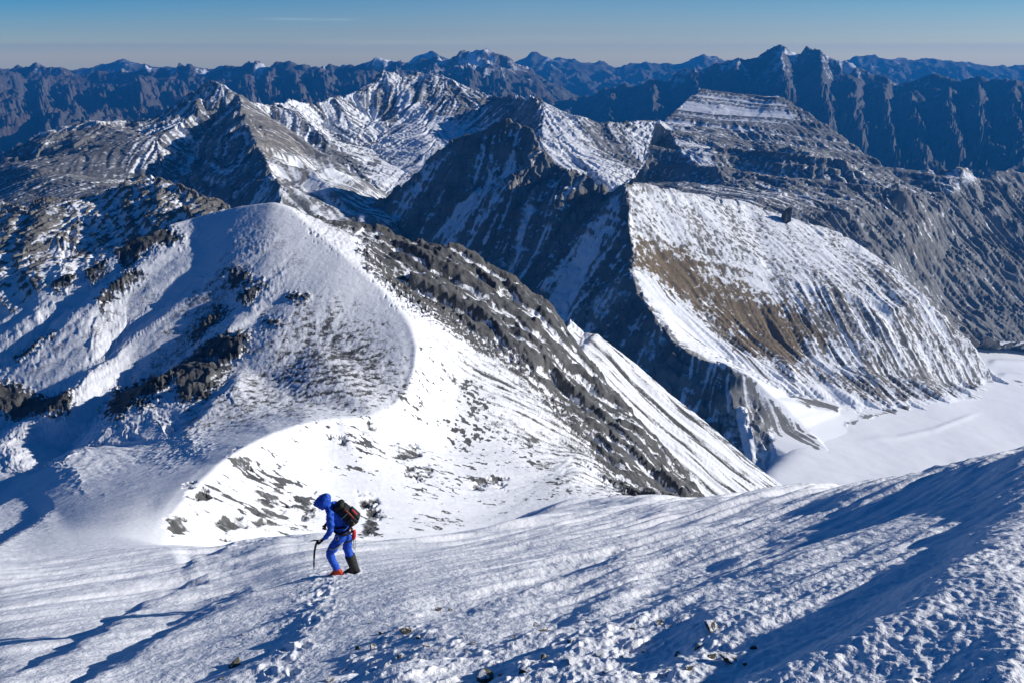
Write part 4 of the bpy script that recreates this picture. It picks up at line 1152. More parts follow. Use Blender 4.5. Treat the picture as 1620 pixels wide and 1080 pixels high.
def skinned(chains, sub=2):
    """a continuous body grown round a skeleton: chains of (point, radius or (rx, ry)) that share points by key"""
    keys = {}; co = []; rad = []; edges = []
    for ch in chains:
        prev = None
        for k, p, r in ch:
            if k not in keys:
                keys[k] = len(co); co.append(p); rad.append(r if isinstance(r, tuple) else (r, r))
            i = keys[k]
            if prev is not None and prev != i: edges.append((prev, i))
            prev = i
    me = bpy.data.meshes.new('skel'); me.from_pydata([tuple(c) for c in co], edges, [])
    o = bpy.data.objects.new('skel', me); COL.objects.link(o)
    sk = o.modifiers.new('skin', 'SKIN'); sk.use_smooth_shade = True; sk.branch_smoothing = 0.4
    for i, r in enumerate(rad):
        me.skin_vertices[0].data[i].radius = r
        me.skin_vertices[0].data[i].use_root = (i == 0)
    if sub:
        s = o.modifiers.new('sub', 'SUBSURF'); s.levels = sub; s.render_levels = sub
    dg = bpy.context.evaluated_depsgraph_get()
    ev = o.evaluated_get(dg)
    res = bpy.data.meshes.new_from_object(ev)
    bpy.data.objects.remove(o); bpy.data.meshes.remove(me)
    bm = bmesh.new(); bm.from_mesh(res); bpy.data.meshes.remove(res)
    return bm


def tube(bm, pts, r, n=8, closed=False, flat=1.0):
    """tube along a polyline, radius r (or list)"""
    pts = [Vector(p) for p in pts]; rings = []
    m = len(pts)
    for i, p in enumerate(pts):
        a = pts[(i - 1) % m] if (closed or i > 0) else p
        b = pts[(i + 1) % m] if (closed or i < m - 1) else p
        t = (b - a).normalized()
        u = t.cross(Vector((0, 0, 1)))
        if u.length < 0.1: u = t.cross(Vector((0, 1, 0)))
        u.normalize(); v = u.cross(t)
        rr = r[i] if isinstance(r, (list, tuple)) else r
        rings.append([bm.verts.new(p + (u * math.cos(2 * math.pi * k / n) + v * math.sin(2 * math.pi * k / n) * flat) * rr) for k in range(n)])
    for i in range(m if closed else m - 1):
        A, B = rings[i], rings[(i + 1) % m]
        for k in range(n): bm.faces.new((A[k], A[(k + 1) % n], B[(k + 1) % n], B[k]))
    if not closed:
        bm.faces.new(rings[0][::-1]); bm.faces.new(rings[-1])
    return bm


def rbox(bm, size, mat, bev=0.03, seg=3, taper=1.0):
    """rounded box, optionally narrower at the top"""
    r = bmesh.ops.create_cube(bm, size=1.0)
    vs = r['verts']
    for v in vs:
        k = taper if v.co.z > 0 else 1.0
        v.co = Vector((v.co.x * size[0] * k, v.co.y * size[1] * k, v.co.z * size[2]))
    es = list({e for v in vs for e in v.link_edges})
    bmesh.ops.bevel(bm, geom=es, offset=bev, segments=seg, affect='EDGES', profile=0.5)
    bmesh.ops.transform(bm, matrix=mat, verts=bm.verts[:])
    return bm


def ground_at(px, py, dmax=60, L=None):
    L = L or NEAR
    if 'px2' not in L.__dict__:
        L.px, L.py = project(L.X, L.Y, L.Z); L.px2 = True
    d = (L.px - px) ** 2 + (L.py - py) ** 2
    near = np.where((d < 9.0) & (L.Y < dmax), L.Y, 1e9)
    y0 = near.min()
    d = np.where(np.abs(L.Y - y0) < 0.15 * y0, d, 1e9)
    i = np.unravel_index(np.argmin(d), d.shape)
    return Vector((L.X[i], L.Y[i], L.Z[i]))


def ground_z(x, y):
    L = NEAR
    j = np.clip(np.searchsorted(L.s, x / y), 1, len(L.s) - 1); i = np.clip(np.searchsorted(L.t, math.log(y)), 1, len(L.t) - 1)
    return float(L.Z[i, j])


def make_climber():
    blue = plain_mat('blue_suit', (0.010, 0.10, 0.58), 0.65, (0.005, 0.055, 0.40), 0.05, spec=0.35, bump=0.5)
    black = plain_mat('black_cloth', (0.013, 0.015, 0.018), 0.7, (0.007, 0.008, 0.010), 0.03, bump=0.4)
    green = plain_mat('dark_green_cloth', (0.014, 0.021, 0.017), 0.7, (0.008, 0.012, 0.010), 0.04, bump=0.4)
    grey = plain_mat('grey_gaiter', (0.035, 0.036, 0.034), 0.75, (0.02, 0.02, 0.019), 0.03, bump=0.3)
    red = plain_mat('red_boot', (0.50, 0.045, 0.012), 0.5, (0.36, 0.025, 0.008), 0.04)
    pink = plain_mat('red_pouch', (0.62, 0.03, 0.05), 0.55, (0.45, 0.015, 0.03), 0.03)
    skin = plain_mat('skin', (0.42, 0.24, 0.17), 0.55, (0.36, 0.19, 0.13), 0.02)
    yellow = plain_mat('yellow_buckle', (0.65, 0.45, 0.02), 0.45)
    metal = plain_mat('dark_metal', (0.05, 0.05, 0.055), 0.35, (0.03, 0.03, 0.033), 0.05, metal=0.6)
    strap_m = plain_mat('pale_strap', (0.35, 0.36, 0.33), 0.7)

    g = ground_at(533, 906)
    S = 0.99
    head = math.radians(183)            # faces left along the slope
    cf, sf = math.cos(head), math.sin(head)

    def T(f, l, z):   # forward, towards the camera, up -> local metres round the feet
        x, y = f * S, l * S           # person's left hand side looks at the camera
        return Vector((x * cf - y * sf, x * sf + y * cf, z * S))

    def K(k, f, l, z, r): return (k, T(f, l, z), (r[0] * S, r[1] * S) if isinstance(r, tuple) else r * S)
    root = bpy.data.objects.new('person', None); COL.objects.link(root); root.location = g
    root.empty_display_size = 0.3
    tag(root, 'climber in a hooded blue suit walking bent forward down the snow slope', 'person')
    # far foot stands where the slope is
    pf = T(-0.31, -0.06, 0); zf = ground_z(g.x + pf.x, g.y + pf.y) - g.z
    zf = max(-0.05, min(0.22, zf)) / S
    pelvis = K('pelvis', -0.165, 0, 0.80, (0.135, 0.115))
    chains = [
        [pelvis, K('waist', -0.165, 0, 0.95, (0.135, 0.115)), K('chest', -0.085, 0, 1.14, (0.155, 0.125)), K('collar', -0.005, 0, 1.30, (0.105, 0.085)), K('neck', 0.06, 0, 1.375, 0.06),
         K('skull', 0.125, 0, 1.44, 0.088), K('brow', 0.19, 0.0, 1.45, 0.082), K('face', 0.225, 0.0, 1.395, 0.06), K('chin', 0.215, 0.0, 1.335, 0.038)],
        [K('face', 0, 0, 0, 0), K('nose', 0.292, 0.0, 1.375, 0.015)],
        [K('collar', 0, 0, 0, 0), K('shoulder_n', -0.005, 0.17, 1.28, 0.078), K('upper_n', -0.02, 0.225, 1.14, 0.066), K('elbow_n', -0.01, 0.25, 1.01, 0.056), K('fore_n', 0.06, 0.24, 0.925, 0.050), K('wrist_n', 0.125, 0.22, 0.855, 0.036)],
        [K('collar', 0, 0, 0, 0), K('shoulder_f', 0.0, -0.17, 1.28, 0.078), K('upper_f', 0.02, -0.225, 1.14, 0.066), K('elbow_f', 0.03, -0.25, 1.01, 0.056), K('fore_f', 0.09, -0.24, 0.93, 0.050), K('wrist_f', 0.15, -0.22, 0.86, 0.036)],
        [pelvis, K('hip_n', -0.13, 0.09, 0.74, 0.110), K('thigh_n', -0.03, 0.105, 0.63, 0.097), K('knee_n', 0.075, 0.11, 0.50, 0.075), K('calf_n', 0.035, 0.11, 0.34, 0.072), K('ankle_n', -0.045, 0.10, 0.12, 0.058)],
        [pelvis, K('hip_f', -0.19, -0.09, 0.74, 0.110), K('thigh_f', -0.215, -0.09, 0.60, 0.097), K('knee_f', -0.20, -0.08, 0.45, 0.078), K('calf_f', -0.245, -0.075, 0.30 + zf * 0.5, 0.074), K('ankle_f', -0.295, -0.065, 0.11 + zf, 0.060)],
    ]
    bm = skinned(chains, 2)
    # folds in the cloth
    bm.normal_update()
    for v in bm.verts:
        p = v.co
        n = float(fbm(np.array([p.x * 9 + p.z * 5]), np.array([p.z * 19 + p.y * 9]), 4, 0.6, 2.1, 5)[0])
        v.co = v.co + v.normal * n * 0.017
    hc = T(0.215, 0, 1.385)
    for f in bm.faces:
        c = f.calc_center_median()
        f.material_index = 1 if (c - hc).length < 0.125 and (c - T(0.10, 0, 1.42)).length > 0.07 else 0
    body = mesh_obj('body', bm, [blue, skin], root)
    # eyes
    for s in (-1, 1):
        b = bmesh.new(); bmesh.ops.create_uvsphere(b, u_segments=8, v_segments=6, radius=0.013 * S)
        mesh_obj('eye', b, black, root, loc=T(0.275, 0.03 * s, 1.415))
    # hood: open shell round the head
    b = bmesh.new(); bmesh.ops.create_uvsphere(b, u_segments=28, v_segments=18, radius=1.0)
    kill = [v for v in b.verts if v.co.x > 0.55 and v.co.z < 0.55]
    bmesh.ops.delete(b, geom=kill, context='VERTS')
    rot = Matrix.Rotation(math.radians(50), 3, 'Y')
    hcen = Vector((0.135, 0, 1.425))
    for v in b.verts:
        q = Vector((v.co.x * 0.165, v.co.y * 0.108, v.co.z * 0.108))
        if v.co.x < 0: q.x *= 1.12
        n = float(fbm(np.array([v.co.x * 3 + 4]), np.array([v.co.z * 3 + v.co.y * 2]), 3, 0.5, 2.1, 8)[0])
        q = rot @ (q * (1 + 0.06 * n))
        q = q + hcen
        v.co = T(q.x, q.y, q.z)
    hood = mesh_obj('hood', b, blue, root)
    sm = hood.modifiers.new('thick', 'SOLIDIFY'); sm.thickness = 0.012; sm.offset = 0
    # gloves with fingers closed on the axe / hanging
    def glove(w, d, l, grip):
        w0 = Vector(w); d = Vector(d).normalized()
        side = Vector((0, 1, 0)) if grip else Vector((1, 0, 0))
        side = (side - d * side.dot(d)).normalized(); nrm = d.cross(side)
        W = lambda p: T(*p)
        palm = w0 + d * 0.055
        ch = [[('w', W(w0 - d * 0.015), 0.036 * S), ('p', W(palm), (0.040 * S, 0.026 * S)), ('k', W(w0 + d * 0.085), (0.040 * S, 0.022 * S))]]
        for i in range(4):
            o_ = side * (0.030 - 0.020 * i)
            ln = (0.9, 1.05, 1.0, 0.8)[i]
            a = w0 + d * 0.095 + o_; b1 = a + d * 0.028 * ln + nrm * 0.008; b2 = b1 + d * 0.008 + nrm * 0.030 * ln; b3 = b2 - d * 0.022 * ln + nrm * 0.008
            ch.append([('k', W(palm), 0.03), ('a%d' % i, W(a), 0.0125 * S), ('b%d' % i, W(b1), 0.0115 * S), ('c%d' % i, W(b2), 0.0105 * S), ('d%d' % i, W(b3), 0.009 * S)])
        ta = palm + side * 0.036; tb = ta + d * 0.022 + nrm * 0.022 + side * 0.008; tc = tb + d * 0.02 + nrm * 0.018 - side * 0.008
        ch.append([('p', W(palm), 0.03), ('ta', W(ta), 0.015 * S), ('tb', W(tb), 0.013 * S), ('tc', W(tc), 0.011 * S)])
        return mesh_obj('glove', skinned(ch, 1), black, root)
    glove((0.125, 0.22, 0.855), (0.62, -0.05, -0.75), 1, True)
    glove((0.15, -0.22, 0.86), (0.35, 0.0, -0.9), -1, False)
    # boots
    def boot(f, l, z, pitch, mat):
        b = bmesh.new(); n = 14
        prof = [(-0.115, 0.040, 0.00, 0.10), (-0.10, 0.046, 0.0, 0.16), (-0.05, 0.050, 0.0, 0.19), (0.0, 0.052, 0.0, 0.165), (0.05, 0.050, 0.0, 0.115), (0.11, 0.052, 0.0, 0.088), (0.16, 0.046, 0.004, 0.072), (0.19, 0.028, 0.012, 0.05)]
        rings = []
        for x, w, z0, z1 in prof:
            ring = []
            for k in range(n):
                a = 2 * math.pi * k / n
                yy = math.copysign(abs(math.cos(a)) ** 0.7, math.cos(a)) * w; zz = (z0 + z1) / 2 + math.copysign(abs(math.sin(a)) ** 0.7, math.sin(a)) * (z1 - z0) / 2
                X = x * math.cos(pitch) + zz * math.sin(pitch); Z = -x * math.sin(pitch) + zz * math.cos(pitch)
                ring.append(b.verts.new(T(f + X, l + yy, z + Z)))
            rings.append(ring)
        for i in range(len(rings) - 1):
            for k in range(n): b.faces.new((rings[i][k], rings[i][(k + 1) % n], rings[i + 1][(k + 1) % n], rings[i + 1][k]))
        b.faces.new(rings[0][::-1]); b.faces.new(rings[-1])
        bmesh.ops.recalc_face_normals(b, faces=b.faces)
        o = mesh_obj('boot', b, mat, root)
        b = bmesh.new()
        pts = [(-0.12, 0), (-0.05, 0), (0.03, 0), (0.10, 0), (0.17, 0.005), (0.20, 0.015)]
        tube(b, [T(f + x * math.cos(pitch), l, z - x * math.sin(pitch) + zz + 0.008) for x, zz in pts], [0.045, 0.05, 0.05, 0.052, 0.045, 0.025], 10, flat=0.35)
        mesh_obj('sole', b, black, o)
        b = bmesh.new()      # toe rand
        tube(b, [T(f + x * math.cos(pitch) + 0.03 * math.sin(pitch), l, z - x * math.sin(pitch) + 0.035) for x in (0.12, 0.15, 0.18, 0.2)], [0.052, 0.05, 0.042, 0.02], 10, flat=0.6)
        mesh_obj('toe_rand', b, black, o)
        return o
    boot(-0.025, 0.10, 0.0, math.radians(20), red)
    boot(-0.275, -0.065, zf - 0.01, math.radians(14), grey)
    # gaiters
    b = bmesh.new(); tube(b, [T(-0.315, -0.06, 0.05 + zf), T(-0.295, -0.065, 0.14 + zf), T(-0.258, -0.073, 0.27 + zf * 0.6), T(-0.238, -0.076, 0.335 + zf * 0.5)], [0.078 * S, 0.080 * S, 0.090 * S, 0.092 * S], 14)
    mesh_obj('gaiter', b, grey, root)
    # climbing harness
    b = bmesh.new()
    tube(b, [T(-0.170 + 0.155 * math.cos(a), 0.158 * math.sin(a), 0.885 + 0.03 * math.cos(a)) for a in [2 * math.pi * k / 20 for k in range(20)]], 0.020 * S, 8, closed=True)
    hn = mesh_obj('harness', b, black, root)
    for s, (cx, cz, ll) in ((1, (-0.06, 0.655, 0.105)), (-1, (-0.205, 0.65, -0.09))):
        b = bmesh.new()
        tube(b, [T(cx + 0.118 * math.cos(a), ll + 0.118 * math.sin(a), cz + 0.05 * math.cos(a) * (-1 if s == 1 else 0.2)) for a in [2 * math.pi * k / 18 for k in range(18)]], 0.013 * S, 6, closed=True)
        mesh_obj('leg_loop', b, strap_m if s == 1 else black, hn)
    b = bmesh.new()
    tube(b, [T(-0.09 + 0.028 * math.cos(a), 0.172, 0.83 + 0.045 * math.sin(a)) for a in [2 * math.pi * k / 12 for k in range(12)]], 0.006, 6, closed=True)
    mesh_obj('carabiner', b, strap_m, hn)

    # backpack
    bp = bpy.data.objects.new('backpack', None); COL.objects.link(bp)
    org = g + T(-0.262, 0, 1.165); bp.location = org
    tag(bp, 'black backpack with red stripes and yellow buckle on the climber’s back'.replace('’', ''), 'backpack')
    lean = math.radians(36)
    up = (T(math.sin(lean), 0, math.cos(lean))).normalized(); bk = (T(-math.cos(lean), 0, math.sin(lean))).normalized(); sd = T(0, 1, 0).normalized()
    M = Matrix((bk, sd, up)).transposed().to_4x4()
    M = M @ Matrix.Scale(0.80, 4)
    def at(x, y, z): return M @ Vector((x * S, y * S, z * S))
    def part(name, fn, mat, parent=bp):
        b = bmesh.new(); fn(b)
        return mesh_obj(name, b, mat, parent)
    def bx(size, pos, bev, taper=1.0, tilt=0):
        def f(b):
            rbox(b, tuple(v * S for v in size), M @ Matrix.Translation(Vector(pos) * S) @ Matrix.Rotation(tilt, 4, 'Y'), bev * S, 3, taper)
            for v in b.verts:
                n = float(fbm(np.array([v.co.x * 14]), np.array([v.co.z * 14 + v.co.y * 9]), 2, 0.5, 2, 4)[0]); v.co += v.co.normalized() * n * 0.006
        return f
    main = part('pack_body', bx((0.25, 0.30, 0.50), (0.03, 0, 0.0), 0.065, 0.88), black)
    part('lid', bx((0.26, 0.28, 0.13), (0.01, 0, 0.29), 0.05, 0.85), green)
    part('front_pocket', bx((0.08, 0.22, 0.29), (0.165, 0, -0.06), 0.03, 0.85), green)
    part('red_panel', bx((0.014, 0.05, 0.15), (0.204, 0.055, -0.02), 0.005), pink)
    part('red_stripe', lambda b: tube(b, [at(0.12, 0.145, 0.20), at(0.13, 0.150, 0.12), at(0.14, 0.150, 0.02), at(0.14, 0.150, -0.08)], 0.007, 6), red)
    for s in (1, -1):
        part('side_pocket', bx((0.13, 0.035, 0.18), (0.02, 0.150 * s, -0.13), 0.016), black)
        part('compression_strap', lambda b: tube(b, [at(-0.09, 0.150 * s, 0.06), at(0.02, 0.160 * s, 0.07), at(0.13, 0.135 * s, 0.09)], 0.008, 6), strap_m if s > 0 else black)
        part('shoulder_strap', lambda b: tube(b, [at(-0.10, 0.09 * s, 0.20), at(-0.17, 0.12 * s, 0.255), at(-0.27, 0.145 * s, 0.22), at(-0.335, 0.155 * s, 0.09), at(-0.30, 0.165 * s, -0.05), at(-0.13, 0.15 * s, -0.16)], 0.024, 8, flat=0.5), black)
        part('hip_belt', lambda b: tube(b, [at(-0.06, 0.12 * s, -0.21), at(-0.13, 0.175 * s, -0.225), at(-0.24, 0.17 * s, -0.22), at(-0.30, 0.06 * s, -0.20)], 0.030, 8, flat=0.7), black)
    part('buckle', bx((0.035, 0.03, 0.022), (0.06, 0.165, -0.185), 0.006), yellow)

    # red gear pouch hanging from the harness
    po = bpy.data.objects.new('gear_pouch', None); COL.objects.link(po); po.location = g + T(-0.36, 0.03, 0.80)
    tag(po, 'small red gear pouch with dangling slings hanging behind the climber', 'pouch')
    b = bmesh.new(); rbox(b, (0.075, 0.10, 0.17), Matrix.Rotation(0.15, 4, 'Y'), 0.03, 3, 0.75); mesh_obj('pouch_body', b, pink, po)
    b = bmesh.new(); tube(b, [Vector((-0.01, 0, 0.07)), Vector((-0.04, 0, 0.10)), Vector((-0.09, 0.0, 0.11))], 0.008, 6); mesh_obj('hanging_loop', b, red, po)
    for k, (dx, ln) in enumerate(((0.0, 0.30), (-0.03, 0.24))):
        b = bmesh.new(); tube(b, [Vector((dx, -0.03, -0.05)), Vector((dx - 0.01, -0.035, -0.05 - ln * 0.5)), Vector((dx + 0.004, -0.03, -0.05 - ln)), Vector((dx + 0.02, -0.03, -0.05 - ln * 0.5)), Vector((dx + 0.02, -0.02, -0.04))], 0.005, 5)
        mesh_obj('sling', b, strap_m, po)

    # ice axe in the near hand
    ax = bpy.data.objects.new('ice_axe', None); COL.objects.link(ax)
    ax.location = g + T(0.19, 0.205, 0.79)
    tag(ax, 'curved black ice axe held in the climber gloved hand', 'ice axe')
    R = lambda f, z: T(f, 0, z)
    b = bmesh.new()
    tube(b, [R(0.035, 0.02), R(0.06, -0.03), R(0.085, -0.10), R(0.108, -0.20), R(0.125, -0.32), R(0.135, -0.42), R(0.142, -0.50)], [0.017, 0.018, 0.018, 0.017, 0.017, 0.016, 0.012], 8)
    mesh_obj('shaft', b, black, ax)
    b = bmesh.new(); tube(b, [R(0.142, -0.50), R(0.146, -0.54), R(0.149, -0.575)], [0.010, 0.007, 0.002], 6); mesh_obj('spike', b, metal, ax)
    b = bmesh.new(); tube(b, [R(0.03, 0.025), R(0.085, 0.032), R(0.14, 0.018), R(0.175, -0.01)], [0.013, 0.011, 0.008, 0.003], 6); mesh_obj('pick', b, metal, ax)
    b = bmesh.new(); tube(b, [R(0.03, 0.025), R(-0.01, 0.035), R(-0.055, 0.03)], [0.013, 0.018, 0.026], 8, flat=0.3); mesh_obj('adze', b, metal, ax)


def stone_mesh(seed, flat=0.55, long=1.5, cuts=7, sub=3, rough=0.10):
    """angular broken stone: a ball cut by random planes, then chipped"""
    rnd = random.Random(seed)
    bm = bmesh.new(); bmesh.ops.create_icosphere(bm, subdivisions=sub, radius=1.0)
    planes = []
    for _ in range(cuts):
        n = Vector((rnd.gauss(0, 1), rnd.gauss(0, 1), rnd.gauss(0, 1))).normalized(); planes.append((n, rnd.uniform(0.30, 0.62)))
    for v in bm.verts:
        for n, d in planes:
            k = v.co.dot(n)
            if k > d: v.co -= n * (k - d) * 0.97
    for v in bm.verts:
        p = v.co
        n = float(fbm(np.array([p.x * 2.2 + seed]), np.array([p.y * 2.2 + p.z * 1.7]), 4, 0.55, 2.1, seed)[0])
        v.co = Vector((p.x * long, p.y, p.z * flat)) * (1 + rough * n)
    return bm


def stone_mat():
    m, nt, b = new_mat('snow_dusted_slate')
    tc = nd(nt, 'ShaderNodeTexCoord'); L = nt.links.new
    n1 = nd(nt, 'ShaderNodeTexNoise', i_Scale=2.2, i_Detail=6.0, i_Roughness=0.65); L(tc.outputs['Object'], n1.inputs['Vector'])
    n2 = nd(nt, 'ShaderNodeTexNoise', i_Scale=14.0, i_Detail=4.0); L(tc.outputs['Object'], n2.inputs['Vector'])
    rk = ramp(nt, [(0.3, (0.045, 0.043, 0.038)), (0.55, (0.10, 0.095, 0.08)), (0.75, (0.20, 0.17, 0.13))], n1.outputs[0])
    ge = nd(nt, 'ShaderNodeNewGeometry'); sx = nd(nt, 'ShaderNodeSeparateXYZ'); L(ge.outputs['Normal'], sx.inputs[0])
    s = math_node(nt, 'MULTIPLY_ADD', n1.outputs[0], 0.9, sx.outputs[2])
    at = nd(nt, 'ShaderNodeObjectInfo')
    s = math_node(nt, 'MULTIPLY_ADD', at.outputs['Random'], 0.25, s)
    mr = nd(nt, 'ShaderNodeMapRange', interpolation_type='SMOOTHSTEP'); mr.inputs[1].default_value = 1.42; mr.inputs[2].default_value = 1.50; L(s, mr.inputs[0])
    L(mix_col(nt, mr.outputs[0], rk.outputs[0], (0.86, 0.88, 0.92)), b.inputs['Base Color'])
    b.inputs['Roughness'].default_value = 0.85; b.inputs['Specular IOR Level'].default_value = 0.2
    bp = nd(nt, 'ShaderNodeBump', i_Strength=0.6, i_Distance=0.02); L(n2.outputs[0], bp.inputs['Height']); L(bp.outputs[0], b.inputs['Normal'])
    return m


def make_rocks():
    mat = stone_mat()
    protos = []
    for i in range(9):
        bm = stone_mesh(40 + i, 0.45 + 0.07 * (i % 4), 1.2 + 0.15 * (i % 3), 9 + i % 3)
        me = bpy.data.meshes.new('rock'); bm.to_mesh(me); bm.free(); me.materials.append(mat)
        protos.append(me)
    rnd = random.Random(5)

    def put(px, py, w, label, k, rot=None, tilt=0.0, group=None, sink=0.35, zs=1.0):
        p = ground_at(px, py)
        depth = p.y * CT - p.z * ST
        r = w * depth / FOC * 0.5 / 0.95
        o = bpy.data.objects.new('rock', protos[k % len(protos)]); COL.objects.link(o)
        o.location = p + Vector((0, 0, r * (0.5 * zs - sink)))
        o.rotation_euler = (tilt, rnd.uniform(-0.3, 0.3), rnd.uniform(0, 6.28) if rot is None else rot)
        o.scale = (r, r, r * zs)
        return tag(o, label, 'rock', group)
    big = [(1155, 1044, 52, 'largest dark tilted slab beside the drift at the bottom of the slope', 8, 2.0, 0.45, 1.1),
           (1130, 993, 42, 'tilted brown-grey slab above the largest dark slab', 3, 0.4, 0.4, 0.6),
           (1108, 1022, 40, 'flat dark rock just up-left of the largest slab', 4, 0.6, 0.1, 0.8),
           (643, 1001, 20, 'pointed dark stone standing up below the climber', 2, 1.0, 0.9, 1.8),
           (858, 996, 24, 'dark stone with a snow cap at the head of a long blue shadow', 5, 0.4, 0.2, 1.0),
           (778, 1072, 44, 'long low snow-covered rock at the very bottom edge', 6, 0.3, 0.1, 0.6),
           (372, 1052, 24, 'brown rock beside the footprints near the bottom edge', 7, 0.8, 0.2, 0.9),
           (372, 1020, 18, 'small brown rock above the other one beside the footprints', 8, 0.2, 0.2, 0.9),
           (905, 1046, 26, 'snow-capped rock right of the long low rock', 0, 0.5, 0.1, 0.9)]
    for px, py, w, lab, k, rot, tl, zs in big: put(px, py, w, lab, k, rot, tl, None, 0.42, zs)
    small = [(665, 1008, 14), (693, 964, 12), (712, 966, 11), (611, 1053, 15), (722, 1025, 14), (739, 1033, 14), (812, 1009, 17), (846, 990, 12), (906, 1013, 16), (795, 1066, 18), (827, 1062, 16), (565, 1026, 13), (592, 1026, 24), (612, 1020, 20),
             (700, 1030, 18), (676, 1022, 14), (750, 1018, 13), (632, 1040, 16), (660, 1046, 20), (604, 1002, 12), (585, 985, 10), (735, 1008, 12), (1020, 1030, 16), (1045, 986, 18), (1060, 990, 14), (1070, 1036, 15), (1190, 1026, 13), (1055, 1068, 20), (1090, 1058, 16), (1000, 995, 12),
             (1460, 1073, 18), (1180, 1050, 14), (872, 1000, 12), (930, 985, 12), (945, 1035, 12), (960, 1062, 18), (985, 1040, 12), (1125, 1040, 18), (350, 1073, 14), (385, 1002, 10), (620, 931, 7), (460, 942, 9), (545, 1060, 14), (520, 1075, 16), (860, 1040, 14), (1010, 1072, 14)]
    for i, (px, py, w) in enumerate(small):
        put(px, py, w, 'small dark stone poking through the wind-crusted snow of the near slope', i * 5 + 2, None, rnd.uniform(-0.3, 0.5), 'small stones poking through the near snow', 0.42, rnd.uniform(0.7, 1.2))
    # rock tower on the skyline of the brown face
    bm = stone_mesh(77, 1.15, 1.0, 9, 4, 0.22)
    m2 = land_mat('dark_tower_rock', (0.03, 0.031, 0.033), (0.08, 0.08, 0.08), (0.1, 0.08, 0.06), 5.0)
    p = ground_at(1245, 351, 9e9, KEEP[0])
    o = mesh_obj('rock_tower', bm, m2, None, smooth=False)
    o.location = p + Vector((0, 0, 12)); o.scale = (24, 20, 19)
    tag(o, 'dark rock tower standing alone on the skyline of the brown-streaked face', 'rock')
    bm = stone_mesh(78, 0.9, 1.0, 7, 3, 0.2)
    p = ground_at(1230, 353, 9e9, KEEP[0])
    o = mesh_obj('rock_tower', bm, m2, None, smooth=False)
    o.location = p + Vector((0, 0, 2)); o.scale = (8, 8, 8)
    tag(o, 'smaller dark boulder at the left foot of the lone rock tower', 'rock')
NEAR = build_lands()
make_climber()
make_rocks()
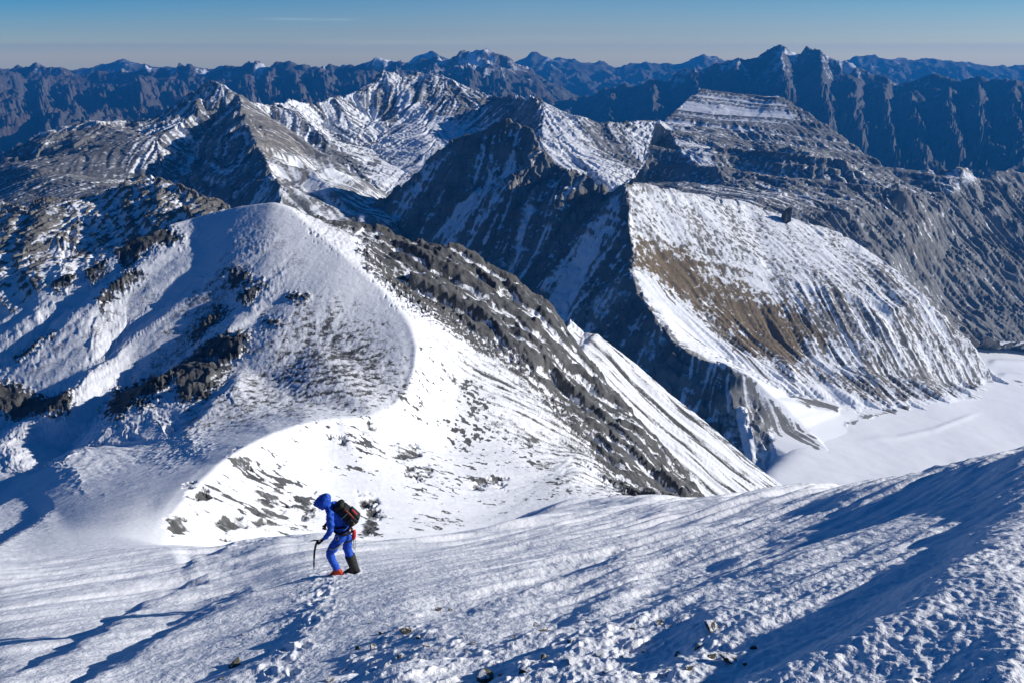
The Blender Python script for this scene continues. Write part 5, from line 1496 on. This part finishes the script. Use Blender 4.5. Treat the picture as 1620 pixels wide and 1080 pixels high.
# ---------------------------------------------------------------- sky, sun, air, camera
def make_light():
    w = bpy.data.worlds.new('World'); SCN.world = w; w.use_nodes = True
    nt = w.node_tree; nt.nodes.clear()
    out = nd(nt, 'ShaderNodeOutputWorld'); bg = nd(nt, 'ShaderNodeBackground')
    sky = nd(nt, 'ShaderNodeTexSky', sky_type='NISHITA')
    sky.sun_disc = False
    sky.sun_elevation = SUN_EL
    sky.sun_rotation = SUN_AZ
    sky.altitude = 3000; sky.air_density = 1.0; sky.dust_density = 0.6; sky.ozone_density = 4.0
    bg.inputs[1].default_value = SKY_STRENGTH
    # added sky tint: less red away from the horizon, turns the shadows bluer
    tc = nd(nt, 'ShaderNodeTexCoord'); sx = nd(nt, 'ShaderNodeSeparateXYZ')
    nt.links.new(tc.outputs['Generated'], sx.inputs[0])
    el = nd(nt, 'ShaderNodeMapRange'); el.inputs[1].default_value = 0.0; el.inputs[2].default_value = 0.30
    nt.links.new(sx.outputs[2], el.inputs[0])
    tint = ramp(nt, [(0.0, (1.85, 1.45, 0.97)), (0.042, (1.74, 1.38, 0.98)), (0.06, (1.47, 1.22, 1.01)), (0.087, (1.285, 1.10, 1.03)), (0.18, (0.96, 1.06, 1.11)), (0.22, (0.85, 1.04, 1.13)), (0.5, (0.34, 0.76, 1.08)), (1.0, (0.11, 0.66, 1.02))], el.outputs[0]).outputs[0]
    # two wisps of high cloud low in the sky
    az = math_node(nt, 'DIVIDE', sx.outputs[0], math_node(nt, 'MAXIMUM', sx.outputs[1], 0.05))
    nz = nd(nt, 'ShaderNodeTexNoise', i_Scale=60.0, i_Detail=3.0)
    mp = nd(nt, 'ShaderNodeMapping'); mp.inputs['Scale'].default_value = (0.5, 0.5, 6.0)
    nt.links.new(tc.outputs['Generated'], mp.inputs[0]); nt.links.new(mp.outputs[0], nz.inputs['Vector'])
    tot = None
    for a0, aw, z0, zw, amp in ((-0.235, 0.055, 0.0385, 0.0011, 0.22), (-0.13, 0.12, 0.0135, 0.0035, 0.10), (0.03, 0.10, 0.019, 0.002, 0.05)):
        da = math_node(nt, 'DIVIDE', math_node(nt, 'SUBTRACT', az, a0), aw); dz = math_node(nt, 'DIVIDE', math_node(nt, 'SUBTRACT', sx.outputs[2], z0), zw)
        r2 = math_node(nt, 'ADD', math_node(nt, 'POWER', math_node(nt, 'ABSOLUTE', da), 4.0), math_node(nt, 'MULTIPLY', dz, dz))
        g = math_node(nt, 'MULTIPLY', math_node(nt, 'POWER', 2.718, math_node(nt, 'MULTIPLY', r2, -1.0)), amp)
        tot = g if tot is None else math_node(nt, 'ADD', tot, g)
    tot = math_node(nt, 'MULTIPLY', tot, math_node(nt, 'MULTIPLY', nz.outputs[0], 2.0))
    wisp = nd(nt, 'ShaderNodeMix', data_type='RGBA', blend_type='ADD')
    nt.links.new(tot, wisp.inputs[0]); nt.links.new(tint, wisp.inputs[6]); wisp.inputs[7].default_value = (1.6, 1.0, 0.7, 1)
    tint = wisp.outputs[2]
    # deeper blue on the side away from the sun
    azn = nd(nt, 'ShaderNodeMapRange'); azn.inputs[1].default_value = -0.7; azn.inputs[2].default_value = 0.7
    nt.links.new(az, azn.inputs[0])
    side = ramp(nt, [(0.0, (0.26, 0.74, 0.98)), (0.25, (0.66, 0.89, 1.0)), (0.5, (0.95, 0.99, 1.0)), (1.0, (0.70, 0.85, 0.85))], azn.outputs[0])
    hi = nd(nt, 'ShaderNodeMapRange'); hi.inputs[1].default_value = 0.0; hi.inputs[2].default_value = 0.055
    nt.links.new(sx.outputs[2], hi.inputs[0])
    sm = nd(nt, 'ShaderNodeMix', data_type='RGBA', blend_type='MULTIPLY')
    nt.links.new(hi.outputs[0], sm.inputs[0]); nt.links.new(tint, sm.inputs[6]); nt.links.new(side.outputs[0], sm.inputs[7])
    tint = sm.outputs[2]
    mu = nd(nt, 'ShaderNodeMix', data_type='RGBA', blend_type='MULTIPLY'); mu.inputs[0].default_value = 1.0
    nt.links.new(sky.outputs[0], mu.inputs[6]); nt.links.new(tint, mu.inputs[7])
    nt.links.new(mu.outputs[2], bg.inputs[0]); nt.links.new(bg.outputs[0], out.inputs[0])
    l = bpy.data.lights.new('sun', 'SUN'); l.energy = SUN_STRENGTH; l.angle = math.radians(0.53); l.color = (1.0, 0.95, 0.88)
    o = bpy.data.objects.new('sun', l); COL.objects.link(o)
    o.rotation_euler = Vector(SUN).to_track_quat('Z', 'Y').to_euler()
    o.location = (30, -5, 40)


def make_haze():
    bm = bmesh.new()
    x0, x1, y0, y1, z0, z1 = -26000, 26000, -2500, 22500, -1600.0, 260.0
    vs = [bm.verts.new((x, y, z)) for z in (z0, z1) for x, y in ((x0, y0), (x1, y0), (x1, y1), (x0, y1))]
    for f in ((3, 2, 1, 0), (4, 5, 6, 7), (0, 1, 5, 4), (1, 2, 6, 5), (2, 3, 7, 6), (3, 0, 4, 7)):
        bm.faces.new([vs[i] for i in f])
    me = bpy.data.meshes.new('haze'); bm.to_mesh(me); bm.free()
    o = bpy.data.objects.new('haze', me); COL.objects.link(o)
    m = bpy.data.materials.new('haze'); m.use_nodes = True; nt = m.node_tree; nt.nodes.clear()
    out = nd(nt, 'ShaderNodeOutputMaterial'); v = nd(nt, 'ShaderNodeVolumePrincipled')
    v.inputs['Density'].default_value = HAZE_DENSITY
    v.inputs['Color'].default_value = HAZE_COLOR
    v.inputs['Anisotropy'].default_value = 0.1
    nt.links.new(v.outputs[0], out.inputs['Volume'])
    me.materials.append(m)
    tag(o, 'thin blue mountain air over the whole range', 'haze', kind='stuff')


def make_camera():
    c = bpy.data.cameras.new('camera'); o = bpy.data.objects.new('camera', c); COL.objects.link(o)
    c.sensor_width = 36.0; c.lens = FOC / W_ * 36.0
    c.clip_start = 0.05; c.clip_end = 400000.0
    o.location = (0, 0, 0); o.rotation_euler = (math.pi / 2 - TH, 0, 0)
    SCN.camera = o
    SCN.render.engine = 'CYCLES'
    SCN.view_settings.view_transform = 'Standard'; SCN.view_settings.look = 'None'
    SCN.view_settings.exposure = EXPOSURE; SCN.view_settings.gamma = 1.0
    SCN.view_settings.use_curve_mapping = False
    SCN.cycles.use_denoising = True
    SCN.cycles.max_bounces = 6; SCN.cycles.diffuse_bounces = 3; SCN.cycles.volume_bounces = 1
    SCN.cycles.volume_step_rate = 1.0


SKY_STRENGTH, SUN_STRENGTH, EXPOSURE = 0.075, 5.0, 0.08
HAZE_DENSITY, HAZE_COLOR = 3.8e-5, (0.03, 0.31, 0.88, 1)
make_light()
if USE_HAZE: make_haze()
make_camera()
